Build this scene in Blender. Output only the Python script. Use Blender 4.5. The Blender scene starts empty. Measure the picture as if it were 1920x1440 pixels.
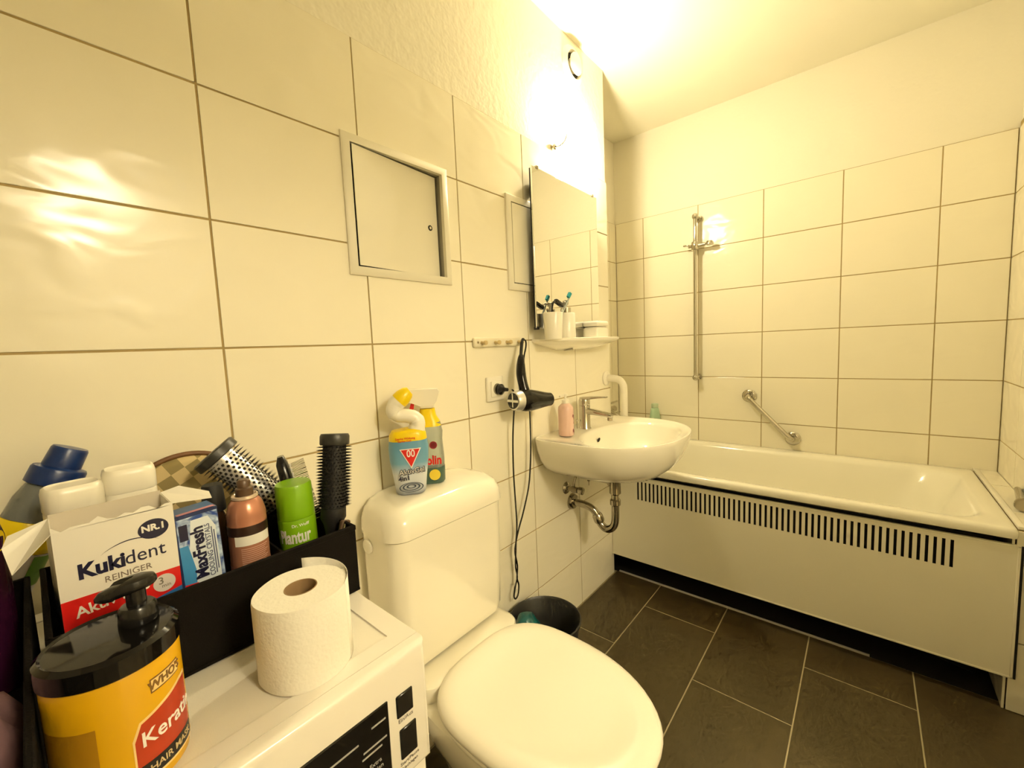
import bpy, bmesh, math, random
from mathutils import Vector, Matrix, Euler
random.seed(7)
S = bpy.context.scene
C = S.collection
# ---------------------------------------------------------------- camera
cd = bpy.data.cameras.new('camera'); cam = bpy.data.objects.new('camera', cd); C.objects.link(cam)
cam.location = (0, -.9801, 1.2286); cam.rotation_euler = (1.4805981, .0427466, -.8669683)
cd.sensor_fit = 'HORIZONTAL'; cd.sensor_width = 36; cd.lens = 778.1/1920*36; cd.clip_start = .01
S.camera = cam
# ---------------------------------------------------------------- world, exposure
W = bpy.data.worlds.new('world'); S.world = W; W.use_nodes = True
W.node_tree.nodes['Background'].inputs[0].default_value = (.9, .85, .7, 1)
W.node_tree.nodes['Background'].inputs[1].default_value = 0.0
S.view_settings.view_transform = 'Standard'; S.view_settings.look = 'None'
S.view_settings.gamma = 1; S.view_settings.use_curve_mapping = False
S.view_settings.exposure = 0.12
S.cycles.max_bounces = 6; S.cycles.diffuse_bounces = 5; S.cycles.glossy_bounces = 3; S.cycles.transmission_bounces = 4
S.cycles.caustics_reflective = False; S.cycles.caustics_refractive = False; S.cycles.blur_glossy = .5
S.cycles.use_adaptive_sampling = True; S.cycles.adaptive_threshold = .06; S.cycles.adaptive_min_samples = 14
LAMP_POS = (1.60, -.047, 2.05); LAMP_COL = (1, .85, .545); LAMP_W = 690
HALL_COL = (1, .86, .60); HALL_W = 72
# ---------------------------------------------------------------- dimensions
ZF, ZC = .02, 2.515
XB, XE, YN, YR, XR = 2.6193, 1.9136, .303, -1.4176, -1.1
U0, TW, TH = .2624, .3309, .25
V0 = -.1146                       # back wall joints at y = -(V0 + i*TW)
ZT = .615                         # tub rim
# ---------------------------------------------------------------- materials
MATS = {}
def mat(name, col, rough=.5, metal=0, spec=.5, coat=0, trans=0, bump=0, bscale=40, vary=0, vscale=6, alpha=1, emit=None, estr=0, sss=0):
    if name in MATS: return MATS[name]
    m = bpy.data.materials.new(name); m.use_nodes = True
    nt = m.node_tree; b = nt.nodes['Principled BSDF']; I = b.inputs
    I['Base Color'].default_value = (*col, 1); I['Roughness'].default_value = rough; I['Metallic'].default_value = metal
    I['Specular IOR Level'].default_value = spec; I['Coat Weight'].default_value = coat; I['Coat Roughness'].default_value = .05
    I['Transmission Weight'].default_value = trans; I['Alpha'].default_value = alpha
    if emit: I['Emission Color'].default_value = (*emit, 1); I['Emission Strength'].default_value = estr
    tc = nt.nodes.new('ShaderNodeTexCoord')
    if bump:
        n = nt.nodes.new('ShaderNodeTexNoise'); n.inputs['Scale'].default_value = bscale; n.inputs['Detail'].default_value = 1
        nt.links.new(tc.outputs['Object'], n.inputs['Vector'])
        bp = nt.nodes.new('ShaderNodeBump'); bp.inputs['Strength'].default_value = 1; bp.inputs['Distance'].default_value = bump
        nt.links.new(n.outputs['Fac'], bp.inputs['Height']); nt.links.new(bp.outputs['Normal'], I['Normal'])
    n2 = nt.nodes.new('ShaderNodeTexNoise'); n2.inputs['Scale'].default_value = vscale; n2.inputs['Detail'].default_value = 2 if vary else 0
    nt.links.new(tc.outputs['Object'], n2.inputs['Vector'])
    cr = nt.nodes.new('ShaderNodeMix'); cr.data_type = 'RGBA'
    v = max(vary, .015)
    cr.inputs[6].default_value = (*[c*(1-v) for c in col], 1); cr.inputs[7].default_value = (*[min(1, c*(1+v)) for c in col], 1)
    nt.links.new(n2.outputs['Fac'], cr.inputs[0]); nt.links.new(cr.outputs[2], I['Base Color'])
    MATS[name] = m; return m
def tile_mat(name, col, rough, bump, bscale, vary, randv, spec=.5):
    m = mat(name, col, rough, spec=spec, vary=vary, vscale=5); nt = m.node_tree; b = nt.nodes['Principled BSDF']
    oi = nt.nodes.new('ShaderNodeObjectInfo'); tc = nt.nodes.new('ShaderNodeTexCoord')
    ad = nt.nodes.new('ShaderNodeVectorMath'); ad.operation = 'MULTIPLY_ADD'; ad.inputs[1].default_value = (1, 1.7, 1)
    cx = nt.nodes.new('ShaderNodeCombineXYZ'); mu = nt.nodes.new('ShaderNodeMath'); mu.operation = 'MULTIPLY'; mu.inputs[1].default_value = 37
    nt.links.new(oi.outputs['Random'], mu.inputs[0])
    for k in range(3): nt.links.new(mu.outputs[0], cx.inputs[k])
    nt.links.new(tc.outputs['Object'], ad.inputs[0]); nt.links.new(cx.outputs[0], ad.inputs[2])
    n = nt.nodes.new('ShaderNodeTexNoise'); n.inputs['Scale'].default_value = bscale; n.inputs['Detail'].default_value = 1; n.inputs['Distortion'].default_value = .8
    nt.links.new(ad.outputs[0], n.inputs['Vector'])
    bp = nt.nodes.new('ShaderNodeBump'); bp.inputs['Distance'].default_value = bump; bp.inputs['Strength'].default_value = 1
    nt.links.new(n.outputs['Fac'], bp.inputs['Height']); nt.links.new(bp.outputs['Normal'], b.inputs['Normal'])
    return m
def glow(name, col, strength):
    m = bpy.data.materials.new(name); m.use_nodes = True; nt = m.node_tree; nt.nodes.clear()
    e = nt.nodes.new('ShaderNodeEmission'); o = nt.nodes.new('ShaderNodeOutputMaterial')
    e.inputs[0].default_value = (*col, 1); e.inputs[1].default_value = strength; nt.links.new(e.outputs[0], o.inputs[0]); return m
CREAM = (.87, .83, .70)
m_tile = tile_mat('glazed wall tile', (.89, .84, .68), .15, .0030, 7, .02, 1, .36)
m_floor = tile_mat('dark floor tile', (.080, .060, .026), .36, .00025, 60, .35, 1, .45)
m_grout = mat('tan wall grout', (.40, .30, .13), .9, vary=.15, vscale=20)
m_fgrout = mat('pale floor grout', (.42, .36, .22), .9, vary=.15, vscale=20)
m_plaster = mat('painted plaster', (.86, .82, .69), .85, bump=.0012, bscale=55, vary=.03, vscale=3)
m_ceil = mat('ceiling paint', (.88, .85, .72), .9, bump=.0004, bscale=40)
m_cer = mat('white ceramic', CREAM, .08, coat=.6)
m_enam = mat('white bath enamel', (.88, .85, .72), .12, coat=.5)
m_pwhite = mat('white plastic', (.86, .82, .70), .28)
m_wm = mat('white machine paint', (.84, .80, .72), .22, coat=.3)
m_wmtop = mat('textured machine worktop', (.84, .80, .70), .35, bump=.0002, bscale=900)
m_panelm = mat('enamelled steel panel', (.88, .84, .68), .25, coat=.2)
m_chrome = mat('chrome', (.58, .55, .48), .06, metal=1)
m_chromed = mat('worn chrome', (.42, .38, .30), .14, metal=1, vary=.2, vscale=30)
m_black = mat('black plastic', (.012, .011, .010), .22)
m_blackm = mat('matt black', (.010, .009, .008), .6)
m_gloss = mat('glossy black', (.007, .006, .005), .08, spec=.4)
m_fabric = mat('black woven fabric', (.010, .008, .006), .95, bump=.0006, bscale=500, spec=.1)
m_rubber = mat('dark grey plastic', (.035, .034, .030), .4)
m_mirror = mat('mirror glass', (.93, .93, .90), .008, metal=1)
m_dark = mat('shade black and dark parts', (.012, .010, .008), .9)  # near-black painted in for shade in gaps and voids; also plain dark parts
m_steel = mat('brushed steel', (.60, .58, .52), .3, metal=1)
m_paint = mat('ivory metal paint', (.78, .74, .60), .4)
m_red = mat('red print', (.62, .012, .010), .35)
m_white = mat('white print', (.85, .83, .78), .4)
m_navy = mat('navy print', (.012, .012, .045), .35)
m_yellow = mat('yellow plastic', (.85, .62, .0), .3)
m_paper = mat('toilet paper', (.88, .85, .76), .95, bump=.0006, bscale=220)
m_card = mat('cardboard', (.30, .19, .09), .9)
m_boxw = mat('white carton', (.80, .77, .70), .45)
m_boxi = mat('carton inside', (.62, .56, .46), .8, vary=.05)
# ---------------------------------------------------------------- mesh helpers
class MB:
    def __init__(s): s.v = []; s.f = []
    def add(s, vs, fs):
        o = len(s.v); s.v += [tuple(p) for p in vs]; s.f += [tuple(i+o for i in f) for f in fs]; return s
    def box(s, x0, x1, y0, y1, z0, z1):
        if x0 > x1: x0, x1 = x1, x0
        if y0 > y1: y0, y1 = y1, y0
        if z0 > z1: z0, z1 = z1, z0
        return s.add([(x0,y0,z0),(x1,y0,z0),(x1,y1,z0),(x0,y1,z0),(x0,y0,z1),(x1,y0,z1),(x1,y1,z1),(x0,y1,z1)],
                     [(3,2,1,0),(4,5,6,7),(0,1,5,4),(1,2,6,5),(2,3,7,6),(3,0,4,7)])
    def rbox(s, x0, x1, y0, y1, z0, z1, r, seg=3, edges=None):
        bm = bmesh.new(); bmesh.ops.create_cube(bm, size=1)
        for v in bm.verts: v.co = Vector(((x0+x1)/2+v.co.x*(x1-x0), (y0+y1)/2+v.co.y*(y1-y0), (z0+z1)/2+v.co.z*(z1-z0)))
        es = [e for e in bm.edges if edges is None or edges(e)]
        bmesh.ops.bevel(bm, geom=es, offset=r, segments=seg, affect='EDGES', profile=.5)
        bm.verts.index_update()
        s.add([v.co[:] for v in bm.verts], [[v.index for v in f.verts] for f in bm.faces]); bm.free(); return s
    def loft(s, rings, c0=True, c1=True):
        n = len(rings[0]); vs = [p for r in rings for p in r]; fs = []
        for k in range(len(rings)-1):
            for i in range(n):
                j = (i+1) % n
                fs.append((k*n+i, k*n+j, (k+1)*n+j, (k+1)*n+i))
        if c0: fs.append(tuple(range(n-1, -1, -1)))
        if c1: fs.append(tuple((len(rings)-1)*n+i for i in range(n)))
        return s.add(vs, fs)
    def lathe(s, prof, n=32, c=(0,0,0), axis='z', c0=True, c1=True):
        R = []
        for r, z in prof:
            ring = []
            for i in range(n):
                a = 2*math.pi*i/n; p = (r*math.cos(a), r*math.sin(a), z)
                if axis == 'x': p = (p[2], p[0], p[1])
                elif axis == '-y': p = (p[0], -p[2], p[1])
                ring.append((p[0]+c[0], p[1]+c[1], p[2]+c[2]))
            R.append(ring)
        return s.loft(R, c0, c1)
    def tube(s, path, rad, n=14, cap=True):
        P = [Vector(p) for p in path]; k = len(P)
        rad = [rad]*k if not hasattr(rad, '__len__') else rad
        T = [(P[min(i+1,k-1)]-P[max(i-1,0)]).normalized() for i in range(k)]
        u = T[0].orthogonal().normalized(); R = []
        for i in range(k):
            u = (u - T[i]*u.dot(T[i])).normalized(); w = T[i].cross(u)
            R.append([tuple(P[i]+(u*math.cos(2*math.pi*j/n)+w*math.sin(2*math.pi*j/n))*rad[i]) for j in range(n)])
        return s.loft(R, cap, cap)
    def prism(s, pts, y0, y1):          # polygon in x,z extruded along y
        n = len(pts)
        return s.add([(x,y0,z) for x,z in pts]+[(x,y1,z) for x,z in pts],
                     [tuple(range(n)), tuple(range(2*n-1,n-1,-1))]+[(i,i+n,(i+1)%n+n,(i+1)%n) for i in range(n)])
    def prismz(s, pts, z0, z1):
        n = len(pts)
        return s.add([(x,y,z0) for x,y in pts]+[(x,y,z1) for x,y in pts],
                     [tuple(range(n-1,-1,-1)), tuple(range(n,2*n))]+[(i,(i+1)%n,(i+1)%n+n,i+n) for i in range(n)])
    def sphere(s, c, r, n=20, sc=(1,1,1)):
        R = []
        for k in range(1, n//2):
            t = math.pi*k/(n//2)
            R.append([(c[0]+r*sc[0]*math.sin(t)*math.cos(2*math.pi*j/n), c[1]+r*sc[1]*math.sin(t)*math.sin(2*math.pi*j/n), c[2]-r*sc[2]*math.cos(t)) for j in range(n)])
        return s.loft(R)
    def xf(s, M):
        s.v = [tuple(M @ Vector(p)) for p in s.v]; return s
    def mesh(s, name, m=None, smooth=40):
        me = bpy.data.meshes.new(name); me.from_pydata(s.v, [], s.f); me.validate()
        bm = bmesh.new(); bm.from_mesh(me); bmesh.ops.recalc_face_normals(bm, faces=bm.faces); bm.to_mesh(me); bm.free()
        if m: me.materials.append(m)
        if smooth:
            for p in me.polygons: p.use_smooth = True
            me.set_sharp_from_angle(angle=math.radians(smooth))
        return me
    def build(s, name, m, parent=None, smooth=40, **kw): return link(name, s.mesh(name, m, smooth), parent, **kw)
def link(name, data, parent=None, M=None, **kw):
    o = bpy.data.objects.new(name, data); C.objects.link(o)
    if parent is not None: o.parent = parent
    if M is not None: o.matrix_basis = M
    for k, v in kw.items(): o[k] = v
    return o
def tag(o, label, cat, group=None):
    o['label'] = label; o['category'] = cat
    if group: o['group'] = group
    return o
def thing(name, label, cat, loc=(0,0,0), rot=(0,0,0), group=None):
    o = link(name, None); o.location = loc; o.rotation_euler = rot; o.empty_display_size = .02
    return tag(o, label, cat, group)
def cat_rom(pts, n=8):
    P = [Vector(p) for p in pts]; out = []
    for i in range(len(P)-1):
        a, b, c, d = P[max(i-1,0)], P[i], P[i+1], P[min(i+2,len(P)-1)]
        for k in range(n):
            t = k/n
            out.append(.5*((2*b)+(c-a)*t+(2*a-5*b+4*c-d)*t*t+(3*b-a-3*c+d)*t**3))
    out.append(P[-1]); return out
def rrect(x0, x1, y0, y1, r, n=8):
    out = []
    for cx, cy, a in ((x1-r,y1-r,0),(x0+r,y1-r,90),(x0+r,y0+r,180),(x1-r,y0+r,270)):
        for k in range(n+1):
            t = math.radians(a+90*k/n); out.append((cx+r*math.cos(t), cy+r*math.sin(t)))
    return out
def text(s, size, m, parent, M, bold=0, wrap=None, sx=1, name='lettering', align='CENTER', depth=.0002, shear=0):
    cu = bpy.data.curves.new(name, 'FONT'); cu.body = s; cu.size = size; cu.align_x = align; cu.align_y = 'CENTER'
    cu.extrude = depth; cu.offset = bold; cu.resolution_u = 3; cu.shear = shear
    ob = bpy.data.objects.new(name, cu); C.objects.link(ob)
    me = bpy.data.meshes.new_from_object(ob.evaluated_get(bpy.context.evaluated_depsgraph_get()))
    bpy.data.objects.remove(ob); bpy.data.curves.remove(cu)
    for v in me.vertices:
        v.co.x *= sx
        if wrap:
            a = v.co.x/wrap; z = v.co.z
            v.co = Vector(((wrap+z)*math.sin(a), v.co.y, (wrap+z)*math.cos(a)-wrap))
    me.materials.clear(); me.materials.append(m)
    return link(name, me, parent, M)
def basis(o, x, y):                     # local x, y directions -> matrix with z = x cross y
    x = Vector(x).normalized(); y = Vector(y).normalized(); z = x.cross(y)
    return Matrix(((x.x,y.x,z.x,o[0]),(x.y,y.y,z.y,o[1]),(x.z,y.z,z.z,o[2]),(0,0,0,1)))
FRONT = lambda x, y, z: basis((x,y,z), (1,0,0), (0,0,1))    # text facing -y
def patch(R, a0, a1, z0, z1, n=12):     # thin curved label; angle 0 faces -y, positive to the right
    vs = []; fs = []
    for i in range(n+1):
        a = a0+(a1-a0)*i/n
        for z in (z0, z1): vs.append((R*math.sin(a), -R*math.cos(a), z))
    for i in range(n): fs.append((2*i, 2*i+2, 2*i+3, 2*i+1))
    return MB().add(vs, fs)
# ---------------------------------------------------------------- room shell
def tile_mesh(w, h, holes=(), d=.006):
    mb = MB(); b = .0011
    if not holes:
        R = lambda i, z: [(-w/2+i,-h/2+i,z),(w/2-i,-h/2+i,z),(w/2-i,h/2-i,z),(-w/2+i,h/2-i,z)]
        mb.loft([R(0,-d), R(0,-b), R(b*.35,-b*.3), R(b,0)])
    else:
        xs = sorted({-w/2, w/2, *[min(max(q,-w/2),w/2) for a in holes for q in (a[0],a[1])]})
        ys = sorted({-h/2, h/2, *[min(max(q,-h/2),h/2) for a in holes for q in (a[2],a[3])]})
        for i in range(len(xs)-1):
            for j in range(len(ys)-1):
                cx, cy = (xs[i]+xs[i+1])/2, (ys[j]+ys[j+1])/2
                if any(a[0] < cx < a[1] and a[2] < cy < a[3] for a in holes): continue
                mb.box(xs[i], xs[i+1], ys[j], ys[j+1], -d, 0)
        if not mb.v: return None
    return mb.mesh('tile', m_tile, 20)
_tc = {}
def tile_wall(parent, M, us, vs, holes=(), gap=.0040, m=m_tile, name='wall_tile'):
    # us, vs joint positions in the wall's own 2-D frame; M maps (u,v,out) to the world
    for i in range(len(us)-1):
        for j in range(len(vs)-1):
            u0, u1, v0, v1 = us[i]+gap/2, us[i+1]-gap/2, vs[j]+gap/2, vs[j+1]-gap/2
            w, h, cu, cv = u1-u0, v1-v0, (u0+u1)/2, (v0+v1)/2
            hs = [(a-cu, b-cu, c-cv, d-cv) for a, b, c, d in holes if a < u1 and b > u0 and c < v1 and d > v0]
            key = (round(w,4), round(h,4), m.name) if not hs else None
            if key in _tc and key: me = _tc[key]
            else:
                me = tile_mesh(w, h, hs)
                if me is None: continue
                me.materials.clear(); me.materials.append(m)
                if key: _tc[key] = me
            t = Matrix.Translation((cu, cv, random.uniform(-.0004, .0002)))
            link(name, me, parent, M @ t)
def cells(mb, us, vs, hole, fn):
    for i in range(len(us)-1):
        for j in range(len(vs)-1):
            cu, cv = (us[i]+us[i+1])/2, (vs[j]+vs[j+1])/2
            if any(h[0] < cu < h[1] and h[2] < cv < h[3] for h in hole): continue
            fn(us[i], us[i+1], vs[j], vs[j+1])
    return mb
HOLE = (.555, .868, 1.434, 1.756)       # behind the open access door
ST = dict(kind='structure')
w = MB(); cells(w, [XR-.12, HOLE[0], HOLE[1], XE], [-.1, HOLE[2], HOLE[3], ZC+.1], [HOLE], lambda a,b,c,d: w.box(a,b,.008,.10,c,d))
w.box(XR-.12, XE, .10, .45, -.1, ZC+.1)
wall_left = w.build('wall_left', m_plaster, smooth=0, **ST)
g = MB(); cells(g, [XR, HOLE[0], HOLE[1], XE], [ZF, HOLE[2], HOLE[3], 2.0], [HOLE], lambda a,b,c,d: g.box(a,b,.0022,.0079,c,d))
g.build('grout', m_grout, wall_left, 0)
us = [XR]+[U0+k*TW for k in range(-4, 5)]+[XE]
us = [u for u in us if u >= XR-.001]
vs = [ZF]+[TH*k for k in range(1, 9)]
ML = basis((0,0,0), (1,0,0), (0,0,1))
tile_wall(wall_left, ML, us, vs, [HOLE])
wall_niche = MB().box(XE, XB+.12, YN+.008, YN+.15, -.1, ZC+.1).build('wall_niche', m_plaster, smooth=0, **ST)
MB().box(XE, XB, YN+.0022, YN+.0079, ZF, 2.0).build('grout', m_grout, wall_niche, 0)
tile_wall(wall_niche, basis((0,YN,0),(1,0,0),(0,0,1)), [XE, 2.2, 2.2+TW, XB], [.615, .75]+[TH*k for k in range(4, 9)])
wall_back = MB().box(XB+.008, XB+.14, YR-.14, YN+.15, -.1, ZC+.1).build('wall_back', m_plaster, smooth=0, **ST)
MB().box(XB+.0022, XB+.0079, YR, YN, ZF, 2.0).build('grout', m_grout, wall_back, 0)
MBk = basis((XB,0,0),(0,-1,0),(0,0,1))
tile_wall(wall_back, MBk, [-YN, V0-0, V0+TW, V0+2*TW, V0+3*TW, V0+4*TW, -YR], [.595, .75]+[TH*k for k in range(4, 9)])
DX0, DX1, DH = .0, 1.14, 2.02          # open doorway in the right wall
w = MB(); cells(w, [XR-.12, DX0, DX1, XB+.008], [-.1, DH, ZC+.1], [(DX0,DX1,-1,DH)], lambda a,b,c,d: w.box(a,b,YR-.14,YR-.008,c,d))
wall_right = w.build('wall_right', m_plaster, smooth=0, **ST)
g = MB(); cells(g, [XR, DX0, DX1, XB], [ZF, DH], [(DX0,DX1,-1,DH)], lambda a,b,c,d: g.box(a,b,YR-.0079,YR-.0022,c,d)); g.build('grout', m_grout, wall_right, 0)
MR = basis((0,YR,0),(-1,0,0),(0,0,1))
us = sorted([-XB, -XR]+[-(XB-.248-TW*k) for k in range(0, 11)]); tile_wall(wall_right, MR, us, vs, [(-DX1,-DX0,-1,DH+.1)])
wr = MB().box(XR-.12, XR, YR-.14, .45, -.1, ZC+.1).build('wall_rear', m_plaster, smooth=0, **ST)
# door frame, opened leaf and the lit hallway behind the photographer
YH = -3.0
door = MB().rbox(DX0+.03, DX0+.07, YR-.16-.82, YR-.16, ZF+.006, DH-.03, .002, 1).build('door_1', m_pwhite, **ST)
fr = MB()
for a, b in ((DX0, DX0+.028), (DX1-.028, DX1)): fr.box(a, b, YR-.15, YR+.012, ZF, DH)
fr.box(DX0, DX1, YR-.15, YR+.012, DH-.028, DH); fr.build('door_frame', m_pwhite, door, 0)
MB().lathe([(.025,0),(.025,.006),(.01,.008),(.01,.05)], 20, (DX0+.07, YR-.90, 1.05), 'x').tube([(DX0+.115,YR-.90,1.05),(DX0+.115,YR-.78,1.05)], .009).build('door_handle', m_chrome, door)
MB().box(XR-.12, XB+.14, YH-.1, YH, -.1, ZC+.1).build('wall_hall', m_plaster, smooth=0, **ST)
MB().box(XR-.22, XR-.12, YH-.1, YR-.14, -.1, ZC+.1).build('wall_hall_left', m_plaster, smooth=0, **ST)
MB().box(XB+.14, XB+.24, YH-.1, YR-.14, -.1, ZC+.1).build('wall_hall_right', m_plaster, smooth=0, **ST)
ceiling = MB().box(XR-.22, XB+.24, YH-.1, .45, ZC, ZC+.1).build('ceiling', m_ceil, smooth=0, **ST)
# ---------------------------------------------------------------- floor
XFE = 1.936
floor = MB().box(XR-.22, XB+.24, YH-.1, .45, -.1, ZF-.0014).build('floor', m_fgrout, smooth=0, **ST)
FY = [-.0015, -.237, -.537, -.8365, -1.136, YR+.001]
for k in range(5):
    off = 1.435 if k % 2 == 0 else 1.735
    xs = [XR]+[x for x in (off-.6*q for q in range(5, -2, -1)) if XR < x < XFE-.02]+[XFE]
    tile_wall(floor, basis((0,0,ZF),(1,0,0),(0,1,0)), xs, [FY[k+1], FY[k]], gap=.0042, m=m_floor, name='floor_tile')
MB().box(XFE, XB, YR, YN, ZF-.0014, ZF-.0006).build('subfloor', m_dark, floor, 0)  # floor below the tub coloured near-black to stand for shade
MB().rbox(XFE-.001, XFE+.007, -1.02, -.015, ZF-.001, ZF+.006, .001, 1).build('trim_1', mat('pale floor trim', (.55,.53,.48), .3), **ST)
# tiled pier and ledge at the right end of the tub
pier = MB().box(1.906, XB, YR, -1.348, -.05, ZT-.008).build('wall_pier', m_grout, smooth=0, **ST)
tile_wall(pier, basis((1.9,0,0),(0,-1,0),(0,0,1)), [1.343, -YR-.001], [ZF, .25, .5, ZT-.008])
tile_wall(pier, basis((0,0,ZT),(1,0,0),(0,1,0)), [1.9, 2.06, 2.06+TW, XB], [YR, -1.362], name='ledge_tile')
tile_wall(pier, basis((0,-1.342,0),(1,0,0),(0,0,1)), [1.9, 2.2, XB], [ZF, .25, .5, ZT-.01], name='wall_tile')
MB().rbox(1.905, XB, -1.362, -1.346, ZT-.006, ZT+.005, .003, 2).build('sealing_profile', m_pwhite, pier)
# ---------------------------------------------------------------- wall lamp (the room's light)
lx, ly, lz = LAMP_POS
t = thing('wall_lamp', 'small glowing bulb lamp on the wall above the mirror', 'lamp', (lx, 0.008, lz))
MB().lathe([(.024,0),(.024,.004),(.017,.007),(.0145,.009),(.0145,.026)], 28, (0,0,0), '-y').build('base', m_pwhite, t)
MB().sphere((0, ly-.008, 0), .032, 24, (1,1,1.15)).build('bulb', glow('lit bulb glass', LAMP_COL, LAMP_W), t)
# hallway ceiling lamp behind the photographer
t = thing('pendant_lamp', 'opal pendant lamp hanging in the hallway behind the viewpoint', 'lamp', (.35, -2.6, ZC))
MB().lathe([(.05,0),(.05,-.012),(.01,-.018),(.004,-.02),(.004,-.085),(.02,-.09),(.024,-.104)], 32).build('cord_and_canopy', m_pwhite, t)
MB().lathe([(.028,-.105),(.10,-.125),(.165,-.18),(.19,-.25),(.165,-.32),(.10,-.375),(.02,-.40)], 32).build('shade', glow('opal lamp glass', HALL_COL, HALL_W), t)
# ---------------------------------------------------------------- hook beside the lamp
t = thing('wall_hook', 'small metal hook screwed to the wall left of the bulb', 'hook', (1.470, .008, 2.035))
MB().lathe([(.012,0),(.012,.012),(.008,.016)], 16, (0,0,-.012), '-y').build('plate', m_chromed, t)
MB().tube(cat_rom([(0,-.012,-.012),(0,-.035,-.016),(.012,-.05,0),(.024,-.055,.028)]), .003, 8).build('wire', m_chromed, t)
# ---------------------------------------------------------------- ventilation valve
t = thing('vent_valve', 'round white ventilation valve high on the wall', 'vent', (1.637, .008, 2.408))
MB().lathe([(.078,0),(.078,.004),(.07,.012),(.056,.016),(.05,.006),(.05,0)], 48, axis='-y').build('ring', m_pwhite, t)
MB().lathe([(.03,.001),(.03,.016),(.043,.02),(.043,.025),(.036,.029),(.005,.03)], 48, axis='-y').build('disc', m_pwhite, t)
MB().lathe([(.049,.0005),(.049,.002)], 32, axis='-y').build('shaft', m_dark, t)
# ---------------------------------------------------------------- access doors
def frame_bars(x0, x1, z0, z1, wd, y0, y1):
    mb = MB()
    O = [(x0,z0),(x1,z0),(x1,z1),(x0,z1)]; I = [(x0+wd,z0+wd),(x1-wd,z0+wd),(x1-wd,z1-wd),(x0+wd,z1-wd)]
    s = .004; O2 = [(x0+s,z0+s),(x1-s,z0+s),(x1-s,z1-s),(x0+s,z1-s)]
    rings = [[(x,y1,z) for x,z in O], [(x,y0+.003,z) for x,z in O], [(x,y0,z) for x,z in O2], [(x,y0,z) for x,z in I], [(x,y1,z) for x,z in I]]
    return mb.loft(rings, False, False)
t = thing('access_door', 'ivory metal access door standing slightly ajar in its frame', 'access door', (.545, 0, 1.424))
frame_bars(0, .333, 0, .342, .0215, -.008, .004).build('frame', m_paint, t)
j = MB(); j.box(.0100,.0215,.004,.095,.010,.332); j.box(.3115,.3230,.004,.095,.010,.332); j.box(.0100,.3230,.004,.095,.010,.0215); j.box(.0100,.3230,.004,.095,.3205,.332)
j.build('jamb', mat('jamb metal', (.30,.28,.22), .5), t, 0)
MB().box(.012,.321,.090,.094,.012,.330).build('back_plate', m_dark, t, 0)
d = MB().box(0,.2805,0,.002,.0250,.3170).build('door_leaf', m_paint, t, 0); d.location = (.0265,-.0078,0); d.rotation_euler = (0,0,math.radians(5.4))
MB().lathe([(.0080,0),(.0080,.0015),(.0050,.0018),(.0045,.0002)], 20, (.25,0,.165), '-y').build('lock', m_dark, d); MB().lathe([(.0042,0),(.0042,.0022),(.001,.0023)], 16, (.25,0,.165), '-y').build('lock_core', m_chrome, d)
st = MB(); 
for z0, z1 in ((.03,.10),(.115,.15),(.165,.235),(.25,.30)): st.box(.3075,.3114,.028,.05,z0,z1)
st.build('latch_strip', m_steel, t, 0)
t = thing('access_door', 'closed ivory access door half hidden behind the mirror', 'access door', (1.147, 0, 1.431))
frame_bars(0, .333, 0, .334, .024, -.010, .002).build('frame', m_paint, t)
MB().box(.0245,.3085,-.003,-.0005,.0245,.3095).build('gap_shade_plate', m_dark, t, 0)  # dark plate painting the shaded gap around the leaf
MB().rbox(.0275,.3055,-.0098,-.004,.0272,.3068,.0008,1).build('door_leaf', m_paint, t)
# ---------------------------------------------------------------- mirror
t = thing('mirror', 'frameless rectangular mirror hung over the glass shelf', 'mirror', (1.2475, -.044, 1.292), (0,0,.0125))
MB().rbox(0,.488,-.003,.003,0,.584,.0012,1).build('glass', m_mirror, t)
MB().box(.006,.482,.0035,.012,.006,.578).build('shade_backing', m_blackm, t, 0)  # black sheet stands in for the shadow gap behind the glass
for x in (.06, .43):
    for z in (.05, .53): MB().box(x-.015,x+.015,.012,.041,z-.015,z+.015).build('spacer', m_blackm, t, 0)
for x in (.035, .45): MB().box(x-.006,x+.006,-.0055,.02,.579,.589).build('clip', m_chromed, t, 0)
MB().box(.0,.012,-.0055,.012,-.005,.006).build('clip', m_blackm, t, 0)
# ---------------------------------------------------------------- shelf and things on it
SX, SZ = 1.575, 1.247
t = thing('wall_shelf', 'white curved ceramic shelf under the mirror', 'shelf', (SX, 0, SZ))
hw, dp = .302, .135
def dsh(s, sd, z, n=40):
    out = [(hw*s, -.001, z)]
    for k in range(1, n):
        a = math.pi*k/n; out.append((hw*s*math.copysign(abs(math.cos(a))**.8, math.cos(a)), -.001-dp*sd*math.sin(a)**.75, z))
    out.append((-hw*s, -.001, z)); return out
MB().loft([dsh(.45,.30,-.043), dsh(.64,.55,-.033), dsh(.84,.80,-.019), dsh(.97,.97,-.009), dsh(1,1,-.004), dsh(1,1,.004), dsh(.985,.97,.006), dsh(.965,.93,.0)]).build('slab', m_cer, t)
MB().lathe([(.02,0),(.02,.004),(.016,.005)], 20, (-.10,-.036,-.0445)).build('fixing_cap', mat('grey plug', (.35,.32,.24), .5), t)
zt = SZ+.0005
t = thing('tumbler', 'white tumbler holding a razor and toothbrush on the shelf', 'cup', (1.290, -.090, zt))
MB().lathe([(.030,0),(.032,.002),(.0375,.098),(.0365,.1),(.0350,.099),(.0300,.005),(.002,.004)], 32).build('body', m_pwhite, t)
t = thing('toothbrush', 'toothbrush with teal bristles leaning out of the white tumbler', 'toothbrush', (1.276, -.087, zt+.006))
p0, p1 = Vector((0,0,0)), Vector((.135,-.010,.172))
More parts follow.
